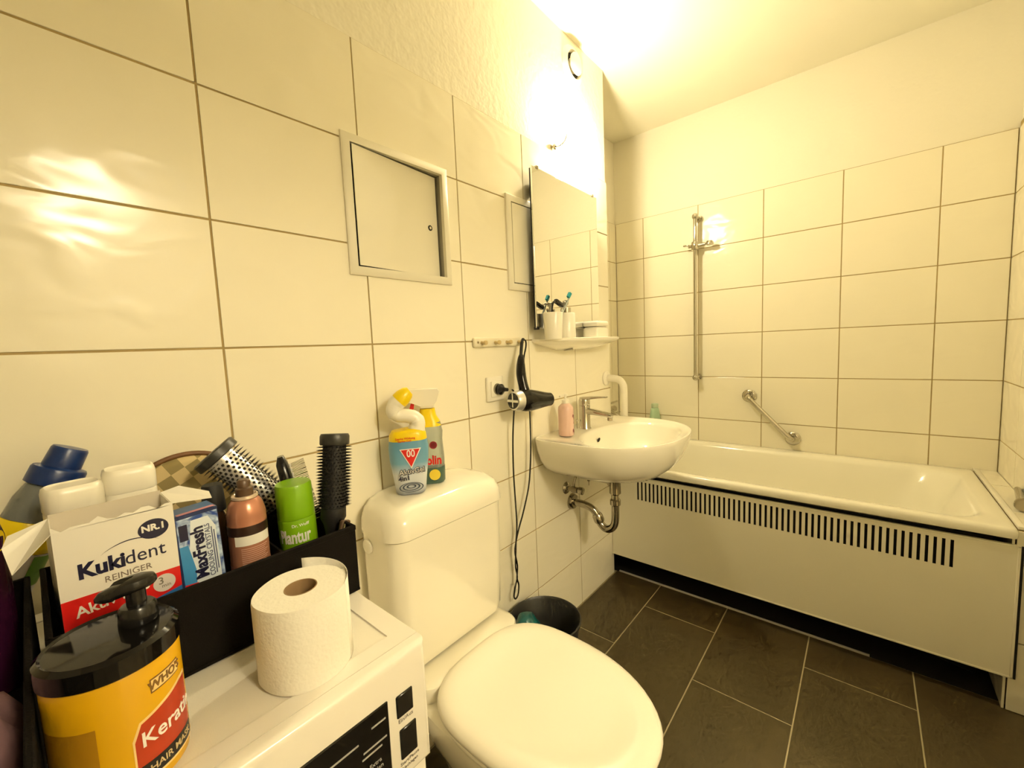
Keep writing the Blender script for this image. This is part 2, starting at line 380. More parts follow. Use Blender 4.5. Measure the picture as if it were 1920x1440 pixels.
MB().tube([p0, p0.lerp(p1,.5), p0.lerp(p1,.85), p1], [.004,.0045,.003,.0035], 10).build('handle', mat('clear grey plastic', (.45,.5,.45), .2), t)
dv = (p1-p0).normalized(); up = Vector((-dv.z,0,dv.x)).normalized()
q = p0.lerp(p1,.93); hb = MB().box(-.005,.005,-.011,.011,0,.012); hb.xf(Matrix.Translation(q) @ basis((0,0,0), dv.cross(up), dv).to_4x4()).build('bristles', mat('teal bristles', (.02,.30,.33), .7), t, 0)
t = thing('razor', 'black razor sticking out of the white tumbler', 'razor', (1.288, -.092, zt+.03))
MB().tube(cat_rom([(0,0,0),(-.004,.004,.05),(.0,.0,.10),(.012,-.004,.112)]), [.004]*24+[.005], 8).build('handle', m_black, t)
MB().rbox(-.022,.03,-.008,.008,.106,.122,.004,2).build('head', m_black, t).rotation_euler = (0,.35,0)
t = thing('soap_dispenser', 'white soap dispenser with chrome pump beside the tumbler', 'soap dispenser', (1.392, -.082, zt))
MB().lathe([(.034,0),(.036,.002),(.036,.098),(.033,.102),(.005,.103)], 32).build('body', m_pwhite, t)
MB().lathe([(.020,.1035),(.020,.122),(.012,.124),(.006,.125),(.006,.135)], 24).build('collar', m_chrome, t)
MB().lathe([(.011,.134),(.012,.148),(.010,.15)], 20).tube([(0,0,.145),(-.022,-.012,.146),(-.028,-.015,.140)], .0045, 10).build('pump', m_chrome, t)
t = thing('soap_box', 'white soap box with lid at the right end of the shelf', 'soap box', (1.640, -.074, zt), (0,0,.05))
MB().rbox(-.055,.055,-.036,.036,0,.05,.012,3).build('base', m_pwhite, t)
MB().rbox(-.057,.057,-.038,.038,.052,.075,.010,3).build('lid', m_pwhite, t)
# ---------------------------------------------------------------- hook rail, socket, hair dryer
t = thing('hook_rail', 'ivory wooden rail with four small pegs', 'hook rail', (.953, 0, 1.2465))
MB().rbox(0,.238,-.014,0,-.0165,.0165,.006,3).build('board', mat('ivory lacquer', (.80,.74,.56), .35), t)
for x in (.032,.098,.158,.222): MB().lathe([(.007,.013),(.005,.017),(.005,.026),(.008,.031),(.007,.036),(.002,.037)], 16, (x,0,-.002), '-y').build('peg', mat('brass peg', (.62,.50,.28), .3, metal=.6), t)
MB().lathe([(.004,.013),(.004,.0155),(.001,.016)], 12, (.014,0,0), '-y').build('screw', m_chromed, t)
t = thing('power_socket', 'white wall socket left of the hair dryer', 'socket', (1.046, 0, 1.0855))
MB().rbox(-.041,.041,-.012,0,-.0425,.0425,.005,3).build('plate', m_pwhite, t)
MB().rbox(-.027,.027,-.018,-.010,-.028,.028,.004,2).build('insert', m_pwhite, t)
MB().lathe([(.0195,.0181),(.0195,.0186),(.002,.0187)], 28, axis='-y').build('well', mat('socket well', (.25,.22,.15), .4), t)
t = thing('hair_dryer', 'black hair dryer with silver ring hanging from the peg rail', 'hair dryer', (1.0, 0, 0))
A0, A1 = Vector((.052,-.082,1.046)), Vector((.247,-.108,1.030)); ax = (A1-A0).normalized()
def bar(prof, n=32):
    mb = MB(); mb.lathe(prof, n); zz = ax; xx = zz.orthogonal().normalized(); 
    return mb.xf(Matrix.Translation(A0) @ basis((0,0,0), xx, zz.cross(xx)).to_4x4())
bar([(.036,.026),(.0385,.05),(.0385,.075),(.034,.11),(.029,.14),(.0250,.168),(.0245,.178),(.0225,.179),(.019,.155),(.005,.150)]).build('barrel', m_gloss, t)
bar([(.026,.0),(.0305,.002),(.0345,.012),(.0362,.027),(.034,.028)]).build('ring', mat('silver plastic', (.75,.74,.70), .25, metal=.7), t)
bar([(.0268,-.0012),(.0268,.004),(.002,.004)]).build('grille', m_black, t)
gb = MB().box(-.0025,.0025,-.026,.026,-.003,-.001); gb.box(-.026,.026,-.004,.004,-.0035,-.0013)
zz = ax; xx = Vector((0,0,1)); gb.xf(Matrix.Translation(A0) @ basis((0,0,0), zz.cross(xx)*-1, xx).to_4x4()); gb.build('grille_bars', MATS['silver plastic'], t, 0)
hp = cat_rom([(.118,-.085,1.055),(.116,-.078,1.085),(.120,-.066,1.125),(.133,-.055,1.165),(.147,-.047,1.198)], 5)
MB().tube(hp, [.024,.0225,.021,.0195,.0185,.0178,.0172,.0170,.0170,.0172,.0174,.0174,.017,.0165,.016,.015,.014,.0125,.011,.009,.007], 18).build('handle', m_gloss, t)
MB().tube(cat_rom([(.146,-.047,1.195),(.155,-.043,1.22),(.164,-.040,1.243),(.170,-.039,1.252),(.176,-.037,1.252)]), [.0062]*17+[.0052]*16, 10).build('cord_sleeve', m_black, t)
cp = [(.176,-.037,1.252),(.190,-.036,1.246),(.190,-.036,1.225),(.178,-.034,1.18),(.186,-.032,1.12),(.205,-.030,1.05),(.206,-.030,.97),(.204,-.030,.86),(.196,-.030,.78),(.180,-.030,.70),(.145,-.030,.62),(.112,-.030,.56),(.092,-.032,.52),(.085,-.032,.485),(.097,-.030,.43),(.092,-.030,.385),(.100,-.030,.355),(.094,-.030,.322),(.080,-.030,.312),(.071,-.030,.325),(.082,-.028,.355),(.098,-.026,.385),(.090,-.027,.43),(.094,-.028,.485),(.100,-.026,.52),(.106,-.028,.58),(.102,-.030,.66),(.098,-.030,.78),(.100,-.032,.90),(.104,-.038,.99),(.106,-.045,1.04),(.100,-.052,1.065),(.084,-.052,1.080)]
MB().tube(cat_rom(cp, 6), .0030, 8).build('cord', m_black, t)
MB().lathe([(.0185,.0188),(.0190,.030),(.012,.036),(.007,.046),(.006,.058)], 20, (.053,0,1.0835), '-y').build('plug', m_black, t)
# ---------------------------------------------------------------- wash basin
t = thing('wash_basin', 'white wall-hung wash basin between mirror shelf and bathtub', 'wash basin', (1.536, 0, 0))
N = 72
def outer(sx, sy, z, yc=-.21):
    out = []
    for k in range(N):
        a = 2*math.pi*k/N; c, s = math.cos(a), math.sin(a)
        if s <= 0:
            n = 2.25; x = .311*math.copysign(abs(c)**(2/n), c); y = yc-.277*abs(s)**(2/n)
        else:
            n = 14.0; x = (.311-.040*s**1.5)*math.copysign(abs(c)**(2/n), c); y = yc+.2095*abs(s)**(2/n)
        out.append((x*sx, -.0005+(y+.0005)*sy, z))
    return out
def bowl(a, bf, bb, z, yc=-.28):
    out = []
    for k in range(N):
        an = 2*math.pi*k/N; c, s = math.cos(an), math.sin(an); n = 2.2
        out.append((a*math.copysign(abs(c)**(2/n), c), yc+(bb if s > 0 else bf)*math.copysign(abs(s)**(2/n), s), z))
    return out
rings = [outer(.20,.60,.691), outer(.40,.70,.695), outer(.62,.80,.712), outer(.80,.89,.746), outer(.90,.945,.782), outer(.965,.982,.826), outer(.995,.998,.858), outer(1,1,.868), outer(.997,.998,.8725), outer(.985,.990,.8735), outer(.965,.975,.870),
         bowl(.262,.172,.178,.8645), bowl(.254,.166,.168,.861), bowl(.245,.158,.160,.848), bowl(.226,.140,.146,.80), bowl(.185,.110,.118,.755), bowl(.11,.075,.090,.735,-.25), bowl(.03,.025,.025,.7295,-.21)]
MB().loft(rings, True, True).build('basin', m_cer, t, 60)
MB().lathe([(.030,0),(.030,.002),(.024,.003),(.004,.0025)], 24, (0,-.21,.7300)).build('drain', m_chrome, t)
o = MB().lathe([(.0095,0),(.0095,.0022),(.002,.0024)], 20, axis='-y').build('overflow_hole', m_dark, t); o.location = (0, -.1325, .822); o.rotation_euler = (.28, 0, 0)
t = thing('basin_tap', 'chrome single-lever tap on the wash basin', 'tap', (1.536, -.068, .8650))
MB().lathe([(.027,-.003),(.027,.002),(.024,.006),(.0235,.085),(.024,.098),(.0235,.100)], 28).build('body', m_chrome, t)
MB().loft([[(x,y,z+dz) for x,z in rrect(-wd,wd,-h,h,h*.8,4)] for y,wd,h,dz in ((-.012,.017,.014,.076),(-.05,.015,.012,.074),(-.10,.013,.0095,.067),(-.128,.012,.009,.062))]).build('spout', m_chrome, t)
MB().lathe([(.0105,0),(.0105,-.012),(.009,-.013)], 16, (0,-.119,.056)).build('aerator', m_chromed, t)
MB().lathe([(.0225,.1005),(.0235,.104),(.024,.122),(.020,.131),(.004,.133)], 28).build('cartridge', m_chrome, t)
MB().loft([[(x,y,z+dz) for x,z in rrect(-wd,wd,-h,h,h*.8,4)] for y,wd,h,dz in ((.012,.020,.006,.130),(-.02,.021,.006,.133),(-.07,.014,.004,.137),(-.105,.010,.0025,.139))]).build('lever', m_chrome, t)
MB().tube([(-.03,.02,.001),(-.03,.02,.035)], .0025, 8).sphere((-.03,.02,.038), .005, 12).build('pop_up_knob', m_chrome, t)
t = thing('lotion_bottle', 'pink pump soap bottle standing on the wash basin', 'soap bottle', (1.365, -.085, .8705), (0,0,math.radians(-38)))
MB().lathe([(.028,0),(.0305,.003),(.0305,.100),(.028,.114),(.018,.124),(.013,.127)], 36).build('body', mat('pink lotion bottle', (.72,.49,.42), .25), t)
MB().lathe([(.0145,.1272),(.0145,.140),(.009,.143),(.0045,.144),(.0045,.156),(.009,.157),(.009,.163)], 24).tube([(0,0,.160),(-.02,-.01,.160),(-.028,-.014,.156)], .004, 8).build('pump', m_pwhite, t)
blo = MB()
for a, z, r in ((.75,.078,.005),(.95,.068,.004),(1.2,.055,.0035),(.9,.05,.0025),(1.3,.078,.003),(.8,.02,.006),(1.05,.014,.005),(1.3,.03,.004)):
    R = .0308; cx, cy = R*math.sin(a), -R*math.cos(a); tx, ty = math.cos(a), math.sin(a)
    blo.add([(cx+tx*r*math.cos(k*math.pi/3),cy+ty*r*math.cos(k*math.pi/3),z+1.4*r*math.sin(k*math.pi/3)) for k in range(6)], [tuple(range(6))])
blo.build('flower_print', mat('dark red print', (.18,.03,.04), .5), t, 0)
# trap and valve below the basin
t = thing('siphon_trap', 'worn chrome siphon pipe under the wash basin', 'siphon', (1.536, 0, 0))
MB().lathe([(.036,0),(.036,.003),(.03,.016),(.017,.020)], 28, (-.016,0,.533), '-y').build('wall_rosette', m_chromed, t)
tp = [(-.016,-.015,.533),(-.016,-.060,.531),(-.012,-.095,.522),(-.008,-.115,.502),(-.005,-.126,.478),(-.003,-.136,.456),(-.001,-.160,.440),(0,-.186,.452),(0,-.200,.480),(0,-.203,.53),(0,-.203,.60)]
MB().tube(cat_rom(tp, 6), .0158, 18).build('pipe', m_chromed, t)
q0, q1 = Vector((-.007,-.118,.499)), Vector((-.004,-.132,.464))
MB().tube([q0, q0.lerp(q1,.2), q0.lerp(q1,.8), q1], [.019,.0225,.0225,.019], 18).build('union_nut', m_chromed, t)
MB().lathe([(.018,.553),(.022,.557),(.022,.577),(.018,.581)], 24, (0,-.203,0)).build('union_nut', m_chromed, t)
MB().lathe([(.018,.60),(.0235,.606),(.0225,.650),(.026,.668),(.030,.689)], 24, (0,-.203,0)).build('drain_cup', m_chromed, t)
MB().tube([(0,-.203,.640),(0,-.172,.641)], .009, 12).tube([(0,-.18,.641),(0,-.055,.645)], .0028, 8).tube([(0,-.08,.615),(0,-.08,.70)], .0022, 8).rbox(-.006,.006,-.086,-.074,.634,.656,.002,1).build('pop_up_rod', m_chromed, t)
t = thing('angle_valve', 'chrome angle valve on the wall beside the siphon', 'valve', (1.478, 0, .606))
MB().lathe([(.027,0),(.027,.003),(.02,.010),(.010,.013),(.010,.045)], 24, axis='-y').build('rosette', m_chromed, t)
MB().lathe([(.013,.03),(.013,.058),(.008,.062),(.016,.066),(.016,.084),(.012,.086)], 16, axis='-y').build('knob', m_chromed, t)
MB().tube(cat_rom([(0,-.042,0),(0,-.042,.03),(.02,-.05,.075),(.05,-.06,.10)]), .005, 8).build('supply_pipe', m_chromed, t)
# ---------------------------------------------------------------- white grab rail at the wall's end
t = thing('grab_rail', 'white bent tube grab rail at the end of the wall', 'grab rail', (1.862, 0, 0))
MB().lathe([(.036,0),(.036,.006),(.030,.012),(.018,.014)], 28, (0,0,1.052), '-y').build('flange', m_pwhite, t)
MB().lathe([(.036,0),(.036,.006),(.030,.012),(.018,.014)], 28, (0,0,.72), '-y').build('flange', m_pwhite, t)
MB().tube(cat_rom([(0,-.01,1.052),(.001,-.045,1.052),(.003,-.072,1.044),(.004,-.089,1.022),(.004,-.093,.99),(.004,-.093,.86),(.004,-.093,.79),(.003,-.088,.75),(.001,-.07,.727),(0,-.045,.72),(0,-.01,.72)], 7), .0172, 18).build('tube', m_pwhite, t)
# ---------------------------------------------------------------- bathtub
t = thing('bathtub', 'white enamelled bathtub built into the niche', 'bathtub', (0, 0, 0))
X0, X1, Y0, Y1 = 1.884, XB-.002, -1.347, YN-.002
def tr(i, z, r, ex=0, n=10): return [(x,y,z) for x,y in rrect(X0+i+ex, X1-i, Y0+i+ex*2.2, Y1-i-ex*2.2, r, n)]
MB().loft([tr(.010,.583,.012), tr(.001,.584,.016), tr(0,.590,.016), tr(0,.604,.016), tr(.004,.612,.018), tr(.011,ZT,.022), tr(.045,ZT-.002,.10), tr(.056,ZT-.008,.12), tr(.066,.588,.14), tr(.085,.50,.16,.01), tr(.11,.36,.17,.02), tr(.14,.27,.17,.03), tr(.18,.235,.15,.045), tr(.22,.228,.12,.06)], False, True).build('tub', m_enam, t, 50)
MB().loft([tr(.03,.57,.05), tr(.06,.40,.12), tr(.10,.24,.15), tr(.14,.21,.15)], False, True).build('underside', m_dark, t, 50)  # coloured near-black for the shade beneath the tub
# enamelled front panel with slots
t = thing('tub_apron', 'enamelled steel tub front with a row of vertical slots', 'tub apron', (1.895, 0, 0))
ns = 56; ya, yb = -.144, -1.21; z0, z1, s0, s1 = .133, .561, .450, .543; sw = .0082
ys = sorted([-.002, -1.352]+[v for k in range(ns) for v in (ya+(yb-ya)*k/(ns-1)-sw/2, ya+(yb-ya)*k/(ns-1)+sw/2)])
pm = MB()
pm.box(0,.002,-1.352,-.002,z0,s0).box(0,.002,-1.352,-.002,s1,z1)
slots = [(ya+(yb-ya)*k/(ns-1)-sw/2, ya+(yb-ya)*k/(ns-1)+sw/2) for k in range(ns)]
for i in range(len(ys)-1):
    c = (ys[i]+ys[i+1])/2
    if any(a < c < b for a, b in slots): continue
    pm.box(0,.002,ys[i],ys[i+1],s0,s1)
pm.build('sheet', m_panelm, t, 0)
lip = MB()
for a, b in slots: lip.box(-.0007,0,a-.0012,b+.0012,s0-.0022,s0)
lip.build('slot_lips', m_panelm, t, 0)
fl = MB().rbox(-.0012,.012,-1.354,-.001,z0-.001,z0+.006,.0012,1).rbox(-.0012,.012,-1.354,-.001,z1-.005,z1+.001,.0012,1).rbox(-.0012,.012,-1.354,-1.347,z0,z1,.0012,1)
fl.build('rolled_edge', m_panelm, t)
MB().box(-.0005,.004,-1.3595,-1.3545,z0,z1).build('gap_shade_strip', m_blackm, t, 0)  # black strip imitating the shaded gap between panel and pier
MB().box(.010,.013,-1.34,-.03,.42,.55).build('slot_shade_plate', m_dark, t, 0)  # added dark plate, makes the slots look shaded inside
t = thing('waste_hose', 'dark grey waste hose lying in the gap below the tub', 'hose', (2.10, 0, ZF))
MB().tube(cat_rom([(-.02,-.15,.035),(0,-.45,.035),(.05,-.8,.035),(.01,-1.1,.035),(-.05,-1.3,.035)]), .032, 14).build('hose', m_dark, t)
# ---------------------------------------------------------------- fittings on the back wall
t = thing('shower_rail', 'tall chrome shower rail on the tiled back wall', 'shower rail', (2.558, -.218, 0))
MB().tube([(0,0,1.0),(0,0,1.925)], .0105, 18).build('bar', m_chrome, t)
for z in (1.0, 1.922):
    MB().sphere((0,0,z), .018, 18).lathe([(.012,0),(.012,.05),(.019,.052),(.019,.0608)], 20, (0,0,z), 'x').build('bracket', m_chrome, t)
MB().lathe([(.019,1.735),(.021,1.74),(.021,1.775),(.019,1.78)], 20).tube([(0,.035,1.758),(0,-.055,1.758)], .010, 14).build('slider', m_chrome, t)
MB().lathe([(.016,0),(.022,.004),(.022,.010),(.016,.022)], 18, (0,-.078,1.75)).build('holder', m_chrome, t)
MB().rbox(-.01,.01,.03,.065,1.762,1.770,.003,2).build('lever', m_chrome, t)
t = thing('tub_grab_bar', 'short slanting chrome grab bar above the bathtub rim', 'grab bar', (XB, 0, 0))
a, b = Vector((0,-.488,.896)), Vector((0,-.696,.676)); off = Vector((-.055,0,0)); d = (b-a).normalized()
for p in (a, b): MB().lathe([(.036,0),(.036,-.004),(.030,-.010),(.016,-.012)], 28, tuple(p), 'x').build('flange', m_chrome, t)
MB().tube(cat_rom([a+off*.1, a+off*.6, a+off*.93+d*.012, a+off+d*.04, a.lerp(b,.5)+off, b+off-d*.04, b+off*.93-d*.012, b+off*.6, b+off*.1], 6), .0125, 16).build('bar', m_chrome, t)
t = thing('shampoo_bottle', 'pale green shampoo bottle on the tub rim against the wall', 'bottle', (2.55, .025, ZT+.0005), (0,0,-.5))
MB().loft([[(x,y,z) for x,y in rrect(-a,a,-b,b,b*.95,5)] for a,b,z in ((.034,.018,0),(.038,.02,.005),(.040,.02,.06),(.036,.019,.13),(.026,.016,.185),(.020,.014,.190))]).build('body', mat('pale green bottle', (.42,.60,.42), .3), t)
MB().rbox(-.019,.019,-.013,.013,.191,.218,.004,2).build('cap', mat('mint cap', (.55,.68,.50), .35), t)
MB().loft([[(.011*math.cos(k*math.pi/4),-.0203-e,.095+.018*math.sin(k*math.pi/4)) for k in range(8)] for e in (0,.0004)]).build('leaf_print', mat('dark green print', (.02,.08,.05), .5), t, 0)
t = thing('bath_mixer', 'chrome bath mixer on the niche wall behind the basin', 'tap', (2.36, YN, .80))
MB().tube([(-.09,-.05,0),(.09,-.05,0)], .02, 16).build('body', m_chrome, t)
for x in (-.075, .075):
    MB().lathe([(.03,0),(.03,.004),(.014,.012),(.014,.04)], 20, (x,0,0), '-y').build('union', m_chrome, t)
MB().tube(cat_rom([(0,-.06,-.005),(0,-.10,-.02),(0,-.14,-.04)]), .011, 12).build('spout', m_chrome, t)
MB().lathe([(.02,.018),(.022,.03),(.018,.045)], 20, (0,-.05,0)).tube([(0,-.05,.04),(0,-.12,.065)], .006, 10).build('lever', m_chrome, t)
t = thing('hand_shower', 'chrome hand shower lying on the tiled ledge', 'hand shower', (2.13, -1.392, ZT+.0015), (0,0,-.12))
MB().loft([[(x,r*math.cos(q)*.9,.023+r*math.sin(q)) for q in [2*math.pi*k/16 for k in range(16)]] for x,r in ((-.06,.021),(-.055,.0225),(-.03,.018),(0,.013),(.10,.011),(.14,.010))]).build('handset', m_chromed, t)
# ---------------------------------------------------------------- toilet
t = thing('toilet', 'white floor-standing toilet with closed lid and cistern', 'toilet', (.697, 0, 0))
def egg(a, yb, yf, z, yc=-.41, n=56, nb=3.0, nf=2.15):
    out = []
    for k in range(n):
        q = 2*math.pi*k/n; c, s = math.cos(q), math.sin(q); e = nb if s > 0 else nf
        out.append((a*math.copysign(abs(c)**(2/e), c), yc+((yb-yc) if s > 0 else (yc-yf))*math.copysign(abs(s)**(2/e), s), z))
    return out
MB().loft([egg(.125,-.16,-.47,ZF), egg(.122,-.16,-.46,.05), egg(.115,-.16,-.44,.14), egg(.130,-.12,-.50,.22), egg(.165,-.08,-.60,.30), egg(.180,-.04,-.672,.36), egg(.184,-.035,-.682,.385), egg(.184,-.035,-.682,.398), egg(.178,-.04,-.676,.403)], True, True).build('bowl', m_cer, t, 50)
MB().loft([[(x,y,z) for x,y in rrect(-a,a,-.235,-.012,.05,6)] for a,z in ((.12,.32),(.165,.37),(.178,.405),(.178,.428),(.172,.436),(.160,.4375))]).build('rear_deck', m_cer, t, 50)
MB().loft([egg(.188,-.225,-.690,.4045), egg(.192,-.22,-.695,.408), egg(.192,-.22,-.695,.416), egg(.188,-.222,-.69,.420)], True, True).build('seat', m_pwhite, t, 50)
MB().loft([egg(.190,-.215,-.694,.4215), egg(.196,-.21,-.701,.425), egg(.197,-.21,-.702,.434), egg(.193,-.213,-.698,.442), egg(.182,-.224,-.686,.4485), egg(.166,-.240,-.669,.4515), egg(.150,-.256,-.650,.4505), egg(.128,-.280,-.624,.4455), egg(.10,-.31,-.59,.4420), egg(.05,-.36,-.52,.4405), egg(.015,-.395,-.44,.440)], True, True).build('lid', m_pwhite, t, 70)
for x in (-.075,.075): MB().rbox(x-.012,x+.012,-.228,-.214,.428,.4395,.003,2).build('hinge', m_pwhite, t)
MB().loft([[(x,y,z) for x,y in rrect(-a,a,-b,-.003,r,8)] for a,b,z,r in ((.155,.140,.4385,.03),(.176,.160,.446,.04),(.184,.168,.47,.045),(.188,.172,.60,.045),(.190,.174,.782,.045))]).build('cistern', m_cer, t, 50)
MB().loft([[(x,y,z) for x,y in rrect(-a,a,-b,-.003,r,10)] for a,b,z,r in ((.190,.174,.7835,.045),(.195,.179,.786,.048),(.195,.179,.795,.048),(.193,.176,.820,.050),(.185,.166,.842,.052),(.168,.146,.856,.05),(.140,.115,.862,.04),(.10,.08,.8635,.03))]).build('cistern_lid', m_cer, t, 60)
MB().lathe([(.018,-.190),(.018,-.195),(.015,-.197)], 20, (0,-.06,.755), 'x').build('side_cap', m_pwhite, t)
# ---------------------------------------------------------------- cleaning bottles on the cistern
zc = .8635
m_duck = mat('toilet cleaner label', (.1,.3,.5), .3)
nt = m_duck.node_tree; bsdf = nt.nodes['Principled BSDF']; tc = nt.nodes.new('ShaderNodeTexCoord'); sp = nt.nodes.new('ShaderNodeSeparateXYZ'); rp = nt.nodes.new('ShaderNodeValToRGB'); mp = nt.nodes.new('ShaderNodeMapRange')
mp.inputs[1].default_value = 0; mp.inputs[2].default_value = .16
nt.links.new(tc.outputs['Object'], sp.inputs[0]); nt.links.new(sp.outputs[2], mp.inputs[0]); nt.links.new(mp.outputs[0], rp.inputs[0]); nt.links.new(rp.outputs[0], bsdf.inputs['Base Color'])
e = rp.color_ramp.elements; e[0].position = 0; e[0].color = (.22,.25,.32,1); e[1].position = 1; e[1].color = (.10,.27,.42,1)
for p, c in ((.14,(.60,.64,.70,1)),(.33,(.66,.70,.76,1)),(.52,(.16,.36,.52,1))): k = e.new(p); k.color = c
t = thing('toilet_cleaner', 'blue and yellow toilet cleaner bottle with bent neck', 'cleaner bottle', (.622, -.088, zc), (0,0,math.radians(-33)))
def rr(a, b, z, cx=0): return [(x+cx,y,z) for x,y in rrect(-a,a,-b,b,b*.95,6)]
MB().loft([rr(.034,.022,0), rr(.038,.026,.005), rr(.042,.029,.04), rr(.049,.031,.09), rr(.050,.031,.12), rr(.0475,.029,.139)]).build('body', m_duck, t)
MB().loft([rr(.0478,.0292,.1392), rr(.046,.0285,.155), rr(.040,.025,.164), rr(.025,.02,.168,.012)]).build('shoulder', m_yellow, t)
MB().tube(cat_rom([(.022,0,.160),(.026,0,.178),(.020,0,.193),(.0,0,.200),(-.020,0,.203),(-.030,0,.214),(-.026,0,.230),(-.016,0,.240)], 5), [.022]*3+[.020]*6+[.018]*6+[.0175]*8+[.02]*9+[.021]*4, 16).build('neck', m_pwhite, t)
MB().tube([(-.0165,0,.2395),(-.006,0,.249),(.006,0,.259),(.012,0,.263)], [.0220,.0215,.0175,.012], 16).build('cap', m_yellow, t)
f = -.0318
MB().prism([(-.024,.121),(.029,.121),(.003,.070)], f, f-.0003).build('emblem_border', m_white, t, 0)
MB().prism([(-.0205,.119),(.0255,.119),(.0028,.0745)], f-.0003, f-.0007).build('emblem', m_red, t, 0)
text('00', .026, m_white, t, FRONT(.003,f-.0008,.108), .0004, sx=.8)
text('AktivGel', .0185, m_white, t, basis((.004,f-.0006,.063),(1,0,.08),(-.08,0,1)), .0014, sx=.95, name='lettering_outline').data.materials[0] = m_navy
text('AktivGel', .0185, m_white, t, basis((.0035,f-.0014,.0635),(1,0,.08),(-.08,0,1)), 0, sx=.95)
text('4in1', .017, m_navy, t, basis((-.016,f-.0006,.046),(1,0,.08),(-.08,0,1)), .0004)
text('Starke Wirkung', .0075, m_red, t, FRONT(-.008,-.0297,.147), .0001)
text('Starker Duft', .0065, m_red, t, FRONT(-.010,-.0297,.1405), .0001)
sw_ = MB()
for r0, r1, dz in ((.030,.027,0),(.022,.018,.001),(.012,.008,.002)):
    n = 24; vs = []
    for k in range(n): q = 2*math.pi*k/n; vs += [(r0*math.cos(q),-.0309-.0004,.022+dz+r0*.42*math.sin(q)), (r1*math.cos(q),-.0309-.0004,.022+dz+r1*.42*math.sin(q))]
    sw_.add(vs, [(2*k,(2*k+2)%(2*n),(2*k+3)%(2*n),2*k+1) for k in range(n)])
sw_.build('swirl_print', mat('slate print', (.05,.07,.12), .3), t, 0)
t = thing('glass_cleaner', 'clear spray bottle with white trigger head and red lettering', 'spray bottle', (.706, -.066, zc), (0,0,math.radians(-38)))
m_clear = mat('clear tinted plastic', (.72,.78,.70), .12, trans=.7)
MB().loft([rr(.034,.022,0), rr(.038,.026,.005), rr(.039,.027,.07), rr(.036,.025,.120), rr(.038,.026,.142), rr(.033,.023,.168), rr(.022,.018,.184)]).build('body', m_clear, t)
MB().loft([rr(.0345,.0225,.0), rr(.0385,.0265,.005), rr(.0393,.0273,.045)], True, False).build('liquid_label', mat('dark green label', (.06,.12,.09), .3), t)
MB().loft([rr(.0350,.026,.158), rr(.0315,.0225,.172), rr(.023,.0185,.1865), rr(.020,.017,.206)], False, True).build('collar', m_yellow, t)
MB().rbox(-.018,.018,-.015,.015,.207,.226,.005,2).build('head', m_pwhite, t)
MB().prism([(-.058,.252),(-.052,.228),(-.035,.222),(-.018,.214),(.016,.214),(.026,.226),(.034,.252),(.030,.259),(-.050,.261)], -.016, .016).build('head_shell', m_pwhite, t)
MB().prism([(-.040,.232),(-.032,.232),(-.036,.208),(-.046,.190),(-.052,.193)], -.007, .007).build('trigger', m_red, t, 0)
text('olin', .034, m_red, t, FRONT(.010,-.0278,.066), .0012, sx=.8)
MB().lathe([(.015,.0275),(.015,.0280),(.002,.0280)], 28, (.010,0,.026), '-y').build('lemon_print', mat('lemon print', (.80,.60,.05), .4), t)
MB().lathe([(.0105,.0262),(.0105,.0266),(.007,.0266),(.007,.0262)], 24, (.010,0,.108), '-y').build('seal_print', mat('maroon print', (.30,.03,.04), .4), t)
# ---------------------------------------------------------------- waste bucket
BX, BY = 1.095, -.150
t = thing('waste_bucket', 'dark grey plastic bucket on the floor beside the toilet', 'bucket', (BX, BY, ZF))
MB().lathe([(.090,0),(.094,.003),(.118,.252),(.124,.254),(.125,.262),(.121,.264),(.115,.256),(.091,.006),(.002,.005)], 48).build('body', m_rubber, t)
t = thing('bin_bag', 'teal plastic bag crumpled inside the dark bucket', 'bag', (BX-.058, BY+.040, ZF+.145))
bag = MB().sphere((0,0,.06), .056, 22, (1,.85,1.55)); bag.v = [(x*(1+.14*math.sin(9*y/.05+z*60)), y*(1+.14*math.cos(8*x/.05+z*45)), z) for x,y,z in bag.v]
bag.build('film', mat('teal film', (.005,.105,.11), .3, bump=.003, bscale=40), t, 60)
# ---------------------------------------------------------------- washing machine
WX0, WX1, WY0, WZ = -.291, .309, -.546, .850
t = thing('washing_machine', 'white front-loading washing machine beside the toilet', 'washing machine', (0, 0, 0))
MB().rbox(WX0, WX1, -.532, -.02, ZF+.015, .828, .006, 2).build('body', m_wm, t)
MB().rbox(WX0, WX1, WY0, -.5275, .682, WZ, .009, 4, lambda e: max(v.co.y for v in e.verts) < -.54).build('control_panel', m_wm, t)
tp_ = MB().box(WX0,WX1,-.5268,-.02,.829,.8475)
for a in ((WX0,WX1,-.5268,-.502),(WX0,WX1,-.05,-.02),(WX0,-.262,-.502,-.05),(.280,WX1,-.502,-.05)): tp_.box(a[0],a[1],a[2],a[3],.8474,WZ)
tp_.build('top_frame', m_wm, t, 0)
MB().box(-.2605,.2785,-.5005,-.0515,.8476,.8482).build('worktop', m_wmtop, t, 0)
MB().rbox(.018,.248,WY0-.0015,WY0+.004,.700,.805,.0015,1).build('display', m_gloss, t)
for x0,x1,z0_,z1_ in ((.2590,.2835,.7705,.8005),(.2610,.2860,.7130,.7540)): MB().rbox(x0,x1,WY0-.002,WY0+.003,z0_,z1_,.0015,1).build('button', m_black, t)
m_grey = mat('grey print', (.16,.14,.11), .5); m_pale = mat('pale grey print', (.40,.40,.38), .5)
text('Ein/Aus', .0072, m_grey, t, FRONT(.2715,WY0-.0003,.7655))
text('Start/Pause', .0062, m_grey, t, FRONT(.2735,WY0-.0003,.7075)); text('Nachlegen', .0056, m_grey, t, FRONT(.2735,WY0-.0003,.7005))
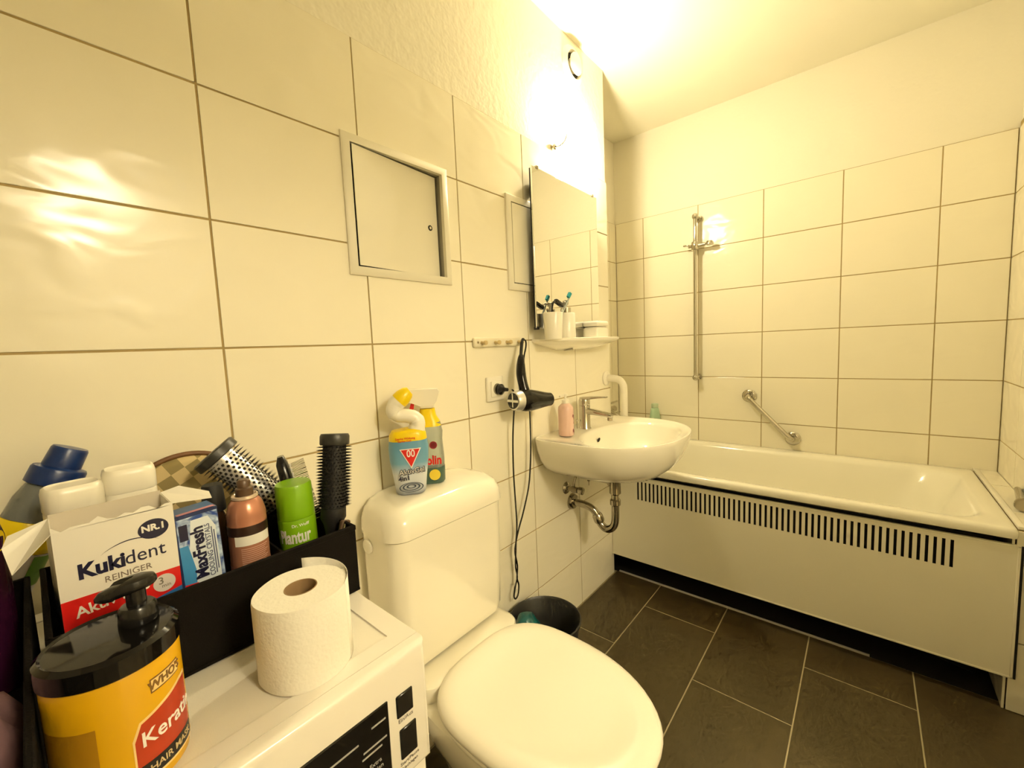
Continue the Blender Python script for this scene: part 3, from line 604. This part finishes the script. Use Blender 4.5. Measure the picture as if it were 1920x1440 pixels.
text('Extra', .0075, m_pale, t, FRONT(.226,WY0-.0018,.741)); text('Spülen', .0075, m_pale, t, FRONT(.226,WY0-.0018,.7325))
pr = MB()
for x0,x1,z in ((.160,.207,.7795),(.212,.243,.764),(.210,.236,.757),(.224,.243,.787)): pr.box(x0,x1,WY0-.0018,WY0-.0014,z-.0011,z+.0011)
pr.build('display_print', m_pale, t, 0)
MB().lathe([(.034,0),(.034,.012),(.030,.018),(.004,.019)], 40, (-.05,WY0,.765), '-y').build('program_dial', m_wm, t)
MB().rbox(WX0+.012,-.11,WY0-.002,WY0+.006,.705,.835,.004,2).build('detergent_drawer', m_wm, t)
pd = MB().lathe([(.19,0),(.20,.012),(.195,.028),(.15,.034),(.14,.02)], 56, (.009,-.532,.40), '-y', True, False).build('porthole_ring', m_wm, t)
MB().lathe([(.148,.018),(.12,.006),(.06,-.02),(.01,-.03)], 48, (.009,-.532,.40), '-y', False, True).build('porthole_glass', m_gloss, pd)
for x in (WX0+.05, WX1-.05):
    for y in (-.48, -.07): MB().lathe([(.02,ZF),(.02,ZF+.008),(.01,ZF+.009),(.01,ZF+.02)], 16, (x,y,0)).build('foot', m_black, t)
TOP = .8502; INSET = .8484
# ---------------------------------------------------------------- toilet roll
t = thing('toilet_roll', 'half-used toilet paper roll standing on the washing machine', 'toilet roll', (.192, -.464, TOP))
def spiral(z, n=96):
    return [((.0515+.0006*math.sin(5*a)+(0.0035*max(0,(a-5.2))/1.08 if a > 5.2 else 0))*math.cos(a), (.0515+.0006*math.sin(5*a))*math.sin(a), z) for a in [2*math.pi*k/n for k in range(n)]]
rp_ = [[(x*s,y*s,z) for x,y,_ in spiral(0)] for s,z in ((.97,0),(1,.003),(1.0,.095),(.985,.0985))]
inner = [[(.0185*math.cos(2*math.pi*k/96), .0185*math.sin(2*math.pi*k/96), z) for k in range(96)] for z in (.0985,.004)]
MB().loft(rp_+inner, True, False).build('paper', m_paper, t, 50)
MB().lathe([(.0184,.001),(.0184,.0988),(.0172,.0988),(.0172,.001)], 32, c0=False, c1=False).build('core', m_card, t)
vs = []; fs = []
for i in range(17):
    a = -.80+1.95*i/16; r = .0526+.0105*(i/16)**1.5
    for z in (.001, .05, .100+.006*(i/16)): vs.append((r*math.cos(a), r*math.sin(a), z))
for i in range(16):
    for k in range(2): fs.append((3*i+k, 3*i+3+k, 3*i+4+k, 3*i+1+k))
tl = MB().add(vs, fs).build('loose_sheet', m_paper, t, 60); so = tl.modifiers.new('thickness', 'SOLIDIFY'); so.thickness = .0006
# ---------------------------------------------------------------- hair mask jar
t = thing('hair_mask_jar', 'round yellow hair mask jar with black pump lid', 'jar', (.0275, -.464, TOP), (0,0,math.radians(1)))
JR = .0468
m_jar = mat('amber yellow jar', (.66,.36,.006), .22)
MB().lathe([(JR-.006,0),(JR-.001,.004),(JR,.012),(JR,.112),(JR-.001,.114)], 64).build('body', m_jar, t)
lid = MB().lathe([(JR+.0005,.1145),(JR+.0015,.1155),(JR+.0015,.131),(JR-.002,.1345),(JR-.004,.1330),(.018,.1345)], 64).build('lid', m_gloss, t)
PX, PY = .0205, .004
MB().lathe([(.0145,.1346),(.0150,.136),(.0140,.149),(.0120,.1515),(.0075,.152),(.0075,.168)], 32, (PX,PY,0)).build('pump_collar', m_black, lid)
def phead(k, z): return [(PX+k*(.0165*math.cos(q)-(.016 if math.cos(q) < -.3 else 0)*(-math.cos(q)-.3)), PY+k*.0115*math.sin(q), z-(.003 if math.cos(q) < -.7 else 0)) for q in [2*math.pi*i_/40 for i_ in range(40)]]
MB().loft([phead(.9,.167), phead(1,.169), phead(1,.172), phead(.9,.1755), phead(.6,.1775), phead(.2,.178)]).build('pump_head', m_black, lid)
for nm, a0, a1, z0_, z1_, m, R in (('label_border', .02, 1.22, .012, .0800, mat('cream print',(.85,.62,.25),.4), JR+.0002), ('label', .05, 1.19, .0145, .0768, mat('orange red print',(.42,.035,.006),.35), JR+.0004)):
    mb = MB(); n = 20; vs = []; fs = []
    for i in range(n+1):
        u = i/n; a = a0+(a1-a0)*u; top = z0_+(z1_-z0_)*(.80+.20*min(1,u*1.25)) - (.012*max(0,.10-u)/.10)
        vs += [(R*math.sin(a),-R*math.cos(a),z0_),(R*math.sin(a),-R*math.cos(a),top)]
    fs = [(2*i,2*i+2,2*i+3,2*i+1) for i in range(n)]; mb.add(vs, fs).build(nm, m, t)
patch(JR+.0006, .05, 1.19, .0145, .0285).build('label_band', m_black, t)
patch(JR+.0003, -1.35, -.42, .004, .080).build('rear_label', mat('brown translucent label', (.40,.20,.01), .3), t)
def curved(a, z, R): return basis((R*math.sin(a), -R*math.cos(a), z), (math.cos(a), math.sin(a), 0), (0,0,1))
text('Keratin', .019, m_white, t, curved(.70,.0505,JR+.0008), .0002, wrap=JR, sx=.95)
text('HAIR MASK', .0085, mat('gold print',(.55,.42,.22),.4), t, curved(.66,.0215,JR+.0009), .0001, wrap=JR)
patch(JR+.0003, .36, .98, .0870, .1000).build('brand_frame', mat('brown print',(.20,.10,.02),.4), t)
patch(JR+.0005, .38, .96, .0883, .0987).build('brand_plate', MATS['cream print'], t)
text("WHO'S", .0100, MATS['brown print'], t, curved(.67,.0935,JR+.0007), .0003, wrap=JR)
# ---------------------------------------------------------------- black organiser baskets
def basket(name, label, x0, x1, y0, y1, z1, div=None):
    t = thing(name, label, 'basket', (x0, y0, TOP), group=None)
    w, d, h, k = x1-x0, y1-y0, z1-TOP, .004
    MB().box(0,w,0,d,0,k).build('bottom', m_fabric, t, 0)
    for a in ((0,w,0,k),(0,w,d-k,d),(0,k,k,d-k),(w-k,w,k,d-k)):
        MB().rbox(a[0],a[1],a[2],a[3],k,h,.0012,1).build('side_wall', m_fabric, t)
    if div: MB().box(div-x0,div-x0+.003,k,d-k,k,h*.8).build('divider', m_fabric, t, 0)
    for a in ((-.0008,w+.0008,-.0008,k+.0008),(-.0008,w+.0008,d-k-.0008,d+.0008),(-.0008,k+.0008,0,d),(w-k-.0008,w+.0008,0,d)):
        MB().rbox(a[0],a[1],a[2],a[3],h-.008,h+.0006,.0012,1).build('rim_tape', m_fabric, t)
    return t
basket('organiser_basket', 'black fabric basket full of toiletries on the washing machine', -.012, .316, -.370, -.140, .957, .224)
basket('organiser_basket', 'black fabric basket with mauve cloth at the left edge', -.268, -.022, -.560, -.150, .955)
BZ = TOP+.0045
# mauve cloth in the left basket
t = thing('cloth', 'crumpled mauve cloth stuffed in the left basket', 'cloth', (-.130, -.42, BZ))
n = 26; vs = []; fs = []
for i in range(n):
    for j in range(n):
        u, v = i/(n-1)*2-1, j/(n-1)*2-1; r = math.hypot(u, v)
        z = .004+.108*max(0,1-r**4*.75)+.018*math.sin(7*u+3*v)*math.cos(5*v-2*u)+.010*math.sin(13*u-9*v)
        vs.append((u*.105, v*.10, max(.003, z)))
fs = [(i*n+j,(i+1)*n+j,(i+1)*n+j+1,i*n+j+1) for i in range(n-1) for j in range(n-1)]
cl = MB().add(vs, fs).build('fabric', mat('mauve cloth', (.30,.16,.17), .9, bump=.001, bscale=120), t, 60); so = cl.modifiers.new('thickness','SOLIDIFY'); so.thickness = .002
# ---------------------------------------------------------------- open denture-cleaner carton
t = thing('denture_box', 'open white and red denture cleaner carton with torn top', 'carton', (.001, -.342, BZ))
bw, bd, bh = .100, .070, .2005; k = .0008
MB().box(0,bw,0,k,0,bh).build('front_panel', m_boxw, t, 0)
MB().box(0,bw,bd-k,bd,0,bh+.004).build('back_panel', m_boxi, t, 0)
MB().box(0,k,k,bd-k,0,bh).build('side_panel', m_boxw, t, 0); MB().box(bw-k,bw,k,bd-k,0,bh).build('side_panel', m_boxw, t, 0)
MB().box(k,bw-k,k,bd-k,0,.001).build('bottom', m_boxi, t, 0)
MB().box(k,bw-k,k,bd-k,bh-.050,bh-.049).build('inner_sheet', m_boxi, t, 0)
tf = MB(); pts = [(0,0),(bw,0)]+[(bw*(1-i/14), .003+.0025*math.sin(i*2.3)+.002*math.sin(i*5.1)) for i in range(0,15)]
tf.prism([(x,z+bh) for x,z in pts], 0, k).build('torn_edge', mat('torn paper', (.85,.82,.74), .9), t, 0)
lf = MB().add([(0,0,0),(0,bd,0),(-.030,bd-.012,-.006),(-.034,bd-.035,-.012),(-.029,.010,-.034)], [(0,1,2,3,4)]).build('flap', m_boxw, t, 0); lf.location = (0,0,bh); so = lf.modifiers.new('thickness','SOLIDIFY'); so.thickness = .0008
rf = MB().add([(0,.004,0),(0,bd,0),(.020,bd+.002,.003),(.046,bd-.030,-.006),(.044,.020,-.010)], [(0,4,3,2,1)]).build('flap', m_boxw, t, 0); rf.location = (bw,0,bh); so = rf.modifiers.new('thickness','SOLIDIFY'); so.thickness = .0008
rb = MB().prism([(0,.0),(bw,.0),(bw,.1225),(0,.1245)], -.0003, 0).build('red_band', m_red, t, 0)
MB().prism([(bw*.55,.0),(bw,.0),(bw,.098),(bw*.72,.092)], -.0005, -.0003).build('blue_corner', mat('blue print', (.02,.12,.35), .4), t, 0)
MB().lathe([(.0105,.0006),(.0105,.0008),(.001,.0008)], 28, (.084,0,.1085), '-y').build('badge', mat('badge grey', (.60,.56,.54), .4), t)
text('3', .012, m_grey, t, FRONT(.081,-.0010,.1115)); text('min', .006, m_grey, t, FRONT(.0855,-.0010,.1050))
text('Kuki', .0225, m_navy, t, FRONT(.0340,-.0003,.1510), .0009, align='CENTER', sx=.92)
text('dent', .0225, m_navy, t, FRONT(.0705,-.0003,.1510), 0, align='CENTER', sx=.90)
text('REINIGER', .0098, mat('brown grey print', (.18,.14,.11), .5), t, FRONT(.0545,-.0003,.1345), sx=.98)
text('Aktiv Plus', .0165, m_white, t, basis((.040,-.0006,.1110),(1,0,.10),(-.10,0,1)), .0003, sx=.92)
arc = MB(); vs = []
for i in range(17):
    q = i/16; x = .034+.050*q; z = .1635+.0085*math.sin(math.pi*q)**.8; wd = .0011*math.sin(math.pi*q)+.0001
    vs += [(x,-.0004,z-wd/2),(x,-.0004,z+wd/2)]
arc.add(vs, [(2*i,2*i+2,2*i+3,2*i+1) for i in range(16)]).build('arc_print', m_navy, t, 0)
ov = MB().loft([[(.0800+.0140*math.cos(q),-e,.1775+.0115*math.sin(q)) for q in [2*math.pi*i/32 for i in range(32)]] for e in (.0002,.0005)]).build('seal', m_navy, t, 0)
text('NR.1', .0105, m_white, ov, FRONT(.0800,-.0007,.1790), .0004)
# ---------------------------------------------------------------- white canisters behind the carton
for x, y, h_, rz, lab in ((.025, -.212, .224, .10, 'white plastic canister behind the open carton, nearer the blue-capped bottle'), (.080, -.206, .232, -.06, 'taller white plastic canister between carton and woven pouch')):
    t = thing('canister', lab, 'canister', (x, y, BZ), (0,0,rz), group='white canisters in the basket')
    MB().loft([[(px,py,z) for px,py in rrect(-a,a,-a*.9,a*.9,a*.55,8)] for a,z in ((.025,0),(.0268,.003),(.0270,h_-.034),(.0264,h_-.032))]).build('body', m_pwhite, t)
    MB().loft([[(px,py,z) for px,py in rrect(-a,a,-a*.9,a*.9,a*.6,8)] for a,z in ((.0270,h_-.0318),(.0276,h_-.030),(.0276,h_-.008),(.0262,h_-.002),(.0235,h_),(.0215,h_-.0015),(.012,h_-.001))]).build('lid', m_pwhite, t, 60)
# ---------------------------------------------------------------- toothpaste carton
t = thing('toothpaste_box', 'blue toothpaste carton standing upright in the black basket', 'carton', (.108, -.318, BZ), (0,math.radians(-1.5),math.radians(4)))
m_tb = mat('toothpaste print', (.1,.2,.5), .3)
nt = m_tb.node_tree; bs = nt.nodes['Principled BSDF']; tc = nt.nodes.new('ShaderNodeTexCoord'); ns_ = nt.nodes.new('ShaderNodeTexNoise'); ns_.inputs['Scale'].default_value = 45; ns_.inputs['Distortion'].default_value = 2
cr = nt.nodes.new('ShaderNodeValToRGB'); nt.links.new(tc.outputs['Object'], ns_.inputs['Vector']); nt.links.new(ns_.outputs['Fac'], cr.inputs[0]); nt.links.new(cr.outputs[0], bs.inputs['Base Color'])
e = cr.color_ramp.elements; e[0].position = .35; e[0].color = (.015,.06,.30,1); e[1].position = .62; e[1].color = (.55,.68,.85,1)
MB().rbox(0,.048,0,.036,0,.176,.0008,1).build('carton', mat('navy carton', (.015,.03,.11), .3), t)
MB().box(.002,.047,-.0003,0,.001,.171).build('front_print', m_tb, t, 0)
MB().prism([(.010,.02),(.041,.02),(.043,.06),(.043,.15),(.036,.166),(.017,.166),(.011,.12)], -.0005, -.0003).build('front_panel_print', mat('ice white print', (.72,.78,.84), .35), t, 0)
MB().prism([(.002,.04),(.012,.04),(.016,.10),(.011,.135),(.002,.135)], -.0006, -.0003).build('sky_print', mat('sky print', (.05,.25,.55), .35), t, 0)
MB().prism([(.002,.001),(.034,.001),(.028,.060),(.016,.082),(.002,.084)], -.0008, -.0005).build('red_corner', m_red, t, 0)
MB().prism([(.0035,.142),(.0125,.142),(.0125,.163),(.0035,.163)], -.0009, -.0004).build('corner_print', m_navy, t, 0)
MB().box(.002,.046,.004,.033,.1761,.1764).build('top_print', MATS['blue print'], t, 0)
MB().box(.004,.045,.0,.007,.1763,.1766).build('top_stripe', mat('pink print', (.65,.25,.30), .4), t, 0)
UPV = lambda x, y, z: basis((x,y,z), (0,0,1), (-1,0,0))
text('MaxFresh', .0195, m_navy, t, UPV(.0225,-.0009,.1205), .0007, sx=.92)
text('COOLING CRYSTALS', .0085, mat('slate blue print', (.08,.10,.20), .4), t, UPV(.0335,-.0009,.1195), .0001, sx=.90)
pr = MB()
for x, z0_, z1_ in ((.0380,.085,.15),(.0405,.09,.145)): pr.box(x-.0006,x+.0006,-.0009,-.0005,z0_,z1_)
pr.build('fine_print', MATS['slate blue print'], t, 0)
# ---------------------------------------------------------------- dry shampoo can
t = thing('spray_can', 'copper pink aerosol can without its cap', 'spray can', (.190, -.296, BZ))
m_can = mat('copper pink can', (.50,.22,.14), .25, metal=.3)
MB().lathe([(.022,0),(.0245,.002),(.0250,.006),(.0250,.140),(.0246,.142),(.0250,.1445),(.0246,.1465),(.0250,.1485),(.0235,.156),(.0205,.166),(.0165,.171)], 48).build('body', m_can, t)
MB().lathe([(.0160,.1712),(.0172,.173),(.0166,.1765),(.0150,.177),(.0130,.1745)], 36).build('seam_ring', mat('pale copper', (.75,.60,.48), .25, metal=.5), t)
MB().lathe([(.0115,.174),(.0110,.186),(.0085,.188),(.0085,.196),(.0060,.199),(.001,.199)], 28).build('nozzle', mat('brown plastic', (.10,.055,.03), .35), t)
MB().lathe([(.02515,.122),(.02515,.136)], 48, c0=False, c1=False).build('dark_band', mat('dark brown print', (.035,.015,.010), .4), t)
patch(.02530, -1.0, 1.0, .1085, .1225).build('white_band', m_white, t)
pr = MB()
for k_ in range(9): pr.add(*((lambda p: (p.v, p.f))(patch(.02525, -.7, .75-.1*(k_%3), .104-k_*.0028-.0005, .104-k_*.0028+.0005, 6))))
pr.build('fine_print', mat('light copper print', (.60,.34,.25), .4), t, 0)
MB().lathe([(.02515,.066),(.02515,.078)], 48, c0=False, c1=False).build('copper_band', mat('deep copper print', (.33,.10,.05), .4), t)
# small black-capped bottle
t = thing('small_bottle', 'small dark bottle with black cap behind the aerosol can', 'bottle', (.163, -.248, BZ))
MB().lathe([(.013,0),(.014,.002),(.014,.140),(.010,.150)], 24).build('body', mat('dark brown glass', (.05,.025,.012), .12), t)
MB().lathe([(.0145,.1502),(.0150,.152),(.0130,.188),(.012,.190)], 24).build('cap', m_blackm, t)
# ---------------------------------------------------------------- green shampoo bottle
t = thing('green_bottle', 'lime green round bottle with white lettering in the basket', 'bottle', (.2665, -.282, BZ), (0,math.radians(-1.5),math.radians(8)))
m_green = mat('lime green plastic', (.20,.42,.006), .32)
MB().lathe([(.0255,0),(.0275,.003),(.0275,.116),(.0272,.117)], 48).build('body', m_green, t)
MB().lathe([(.0273,.1175),(.0275,.1185),(.0265,.168),(.0250,.1715),(.002,.1722)], 48).build('cap', m_green, t)
text('Plantur', .0290, m_white, t, curved(-.72,.090,.0278), .0008, wrap=.0275, sx=.58)
text('Dr. Wolff', .0065, m_white, t, curved(-.35,.1085,.0278), .0001, wrap=.0275)
text('39', .010, m_white, t, curved(-.2,.068,.0278), .0002, wrap=.0275)
# ---------------------------------------------------------------- hair brushes
def along(p0, p1, up=(0,-1,0)):
    z = (Vector(p1)-Vector(p0)).normalized(); x = Vector(up).cross(z).normalized(); y = z.cross(x)
    return Matrix(((x.x,y.x,z.x,p0[0]),(x.y,y.y,z.y,p0[1]),(x.z,y.z,z.z,p0[2]),(0,0,0,1)))
def bristles(r0, r1, za, zb, rows, per, rad, a0=0, a1=2*math.pi):
    mb = MB()
    for i in range(rows):
        z = za+(zb-za)*i/(rows-1)
        for j in range(per):
            a = a0+(a1-a0)*(j+.5*(i % 2))/per; c, s = math.cos(a), math.sin(a)
            b = Vector((r0*c, r0*s, z)); e_ = Vector((r1*c, r1*s, z)); tv = Vector((-s, c, 0))*rad; zv = Vector((0,0,rad))
            mb.add([b-tv-zv*.6, b+tv-zv*.6, b+zv, e_], [(0,1,3),(1,2,3),(2,0,3)])
    return mb
p0, p1 = (.296, -.318, BZ+.002), (.331, -.296, 1.094)
Mx = along(p0, p1); Lb = (Vector(p1)-Vector(p0)).length
t = thing('round_brush', 'black round hairbrush standing upright at the basket corner', 'hairbrush', p0); t.rotation_euler = Mx.to_euler()
MB().lathe([(.009,0),(.011,.03),(.010,.07),(.015,.092),(.0200,.102),(.0195,.118)], 28).build('handle', m_blackm, t)
MB().lathe([(.0185,.1185),(.0185,Lb-.019)], 28).build('barrel', m_blackm, t)
MB().lathe([(.0225,Lb-.0188),(.0235,Lb-.017),(.0235,Lb-.004),(.0215,Lb),(.004,Lb)], 28).build('end_cap', m_rubber, t)
bristles(.0180, .0290, .122, Lb-.022, 20, 22, .0013).build('bristles', m_black, t, 0, kind='stuff')
# big vented brush
p0, p1 = (.281, -.188, .957), (.193, -.150, 1.071)
t = thing('vented_brush', 'large round hairbrush with silver perforated barrel lying diagonally', 'hairbrush', p0); t.rotation_euler = along(p0, p1).to_euler(); Lv = (Vector(p1)-Vector(p0)).length
MB().lathe([(.008,-.055),(.010,-.04),(.010,0),(.024,.008),(.025,.014)], 28).build('handle', m_blackm, t)
m_sil = mat('silver barrel', (.80,.78,.75), .25, metal=.6)
MB().lathe([(.0250,.0145),(.0250,Lv-.012)], 36).build('barrel', m_sil, t)
hl = MB()
for i in range(20):
    z = .018+i*.0068
    if z > Lv-.016: break
    for j in range(20):
        a = 2*math.pi*(j+.5*(i % 2))/20; c, s = math.cos(a), math.sin(a); r = .0025
        hl.add([(.0252*c-s*r*math.cos(q), .0252*s+c*r*math.cos(q), z+r*math.sin(q)) for q in [k_*math.pi/3 for k_ in range(6)]], [(0,1,2,3,4,5)])
hl.build('vent_holes', m_dark, t, 0, kind='stuff')
bristles(.0250, .0370, .020, Lv-.016, 17, 22, .0008).build('bristles', m_blackm, t, 0, kind='stuff')
MB().lathe([(.034,Lv-.0115),(.0355,Lv-.010),(.0355,Lv+.002),(.033,Lv+.004),(.028,Lv+.0035),(.004,Lv+.003)], 36).build('end_cap', m_rubber, t)
# pin brush
p0, p1 = (.300, -.252, BZ+.004), (.268, -.228, 1.060)
t = thing('pin_brush', 'black cushion hairbrush with thin metal pins behind the green bottle', 'hairbrush', p0); Mp = along(p0, p1, (.35,1,0)); t.rotation_euler = Mp.to_euler(); Lp = (Vector(p1)-Vector(p0)).length
MB().tube([(0,0,0),(0,0,.03),(0,0,.07)], [.008,.009,.008], 14).build('handle', m_black, t)
MB().loft([[(x*1.0,y,z) for x,y in rrect(-a,a*.6,-b,b,min(a*.75,b*.95),5)] for a,b,z in ((.006,.008,.068),(.010,.019,.085),(.012,.024,.12),(.012,.024,Lp-.035),(.011,.020,Lp-.012),(.006,.010,Lp))]).build('head', m_black, t)
pn = MB(); tp2 = MB()
for i in range(13):
    z = .085+i*.0083
    if z > Lp-.014: break
    for j in range(4):
        y = -.016+.0105*j
        pn.tube([(.004,y,z),(.031,y*1.25,z+.002)], .0007, 4); tp2.sphere((.0085,y,z), .0017, 6)
pn.build('pins', m_chromed, t, 0, kind='stuff'); tp2.build('pin_bases', m_white, t, 0, kind='stuff')
# dark hair clip
t = thing('hair_clip', 'dark brown hair clip leaning in the basket corner', 'hair clip', (.285, -.345, BZ), (0,.30,.2))
MB().rbox(-.009,.009,-.004,.004,0,.108,.003,2).build('jaw', MATS['brown plastic'], t); MB().rbox(-.006,.006,-.0075,-.0045,.02,.104,.001,1).build('spring_bar', m_chromed, t)
# ---------------------------------------------------------------- woven pouch
t = thing('woven_pouch', 'beige checked woven pouch with brown rim behind the brushes', 'pouch', (.168, -.088, TOP), (math.radians(-6),0,math.radians(-6)))
m_wov = mat('checked weave', (.6,.5,.3), .85)
nt = m_wov.node_tree; bs = nt.nodes['Principled BSDF']; tc = nt.nodes.new('ShaderNodeTexCoord'); ck = nt.nodes.new('ShaderNodeTexChecker'); mpn = nt.nodes.new('ShaderNodeMapping'); mpn.inputs['Rotation'].default_value = (0,math.radians(28),0); mpn.inputs['Scale'].default_value = (1,.0001,1)
ck.inputs['Scale'].default_value = 46; ck.inputs['Color1'].default_value = (.60,.47,.24,1); ck.inputs['Color2'].default_value = (.28,.22,.09,1)
nt.links.new(tc.outputs['Object'], mpn.inputs[0]); nt.links.new(mpn.outputs[0], ck.inputs[0]); nt.links.new(ck.outputs[0], bs.inputs['Base Color'])
def arch(s, y): return [(.078*s*math.cos(math.pi*k_/28), y, .150+.062*s*math.sin(math.pi*k_/28)) for k_ in range(29)]+[(-.070*s,y,.10),(-.05*s,y,.02),(0,y,.001),(.05*s,y,.02),(.070*s,y,.10)]
MB().loft([arch(.80,-.022), arch(.95,-.016), arch(1,0), arch(.95,.014), arch(.8,.018)]).build('body', m_wov, t, 60)
MB().tube([(.0795*math.cos(a),-.004,.151+.0635*math.sin(a)) for a in [math.pi*k_/28 for k_ in range(29)]], .0045, 10).build('rim', mat('brown leather', (.16,.07,.02), .5), t)
# ---------------------------------------------------------------- detergent bottles at the left
t = thing('blue_cap_bottle', 'leaning bottle with dark blue cap and yellow label band', 'bottle', (-.085, -.092, TOP+.0145), (0, math.radians(26), 0))
MB().lathe([(.030,0),(.034,.004),(.034,.105),(.0335,.128)], 40).build('body', mat('milky plastic', (.62,.58,.55), .3), t)
MB().lathe([(.0345,.128),(.0355,.13),(.0345,.165),(.033,.168)], 40).build('yellow_band', m_yellow, t)
MB().lathe([(.0325,.1685),(.0310,.195),(.0260,.214),(.0245,.216)], 40).build('neck', mat('grey translucent plastic', (.16,.17,.16), .2), t)
MB().lathe([(.0270,.2165),(.0300,.218),(.0300,.238),(.0285,.241),(.0215,.243),(.0205,.268),(.0190,.271),(.002,.2715)], 36).build('cap', mat('dark blue plastic', (.008,.03,.14), .3), t)
patch(.0343, .5, 1.5, .085, .125).build('green_print', mat('green print', (.10,.22,.02), .4), t)
t = thing('purple_bottle', 'dark purple bottle with yellow round emblem at left edge', 'bottle', (-.062, -.215, BZ))
MB().lathe([(.026,0),(.029,.003),(.029,.180),(.024,.205),(.014,.215)], 40).build('body', mat('dark purple plastic', (.055,.008,.035), .25), t)
MB().lathe([(.015,.2152),(.0155,.217),(.0145,.240),(.012,.242)], 28).build('cap', m_blackm, t)
eb = MB(); vs = []
for i in range(20):
    q = 2*math.pi*i/20; a = 1.0+.36*math.cos(q); vs.append((.0293*math.sin(a), -.0293*math.cos(a), .190-.012+.012*math.sin(q)))
eb.add(vs, [tuple(range(20))]).build('emblem', m_yellow, t, 0)
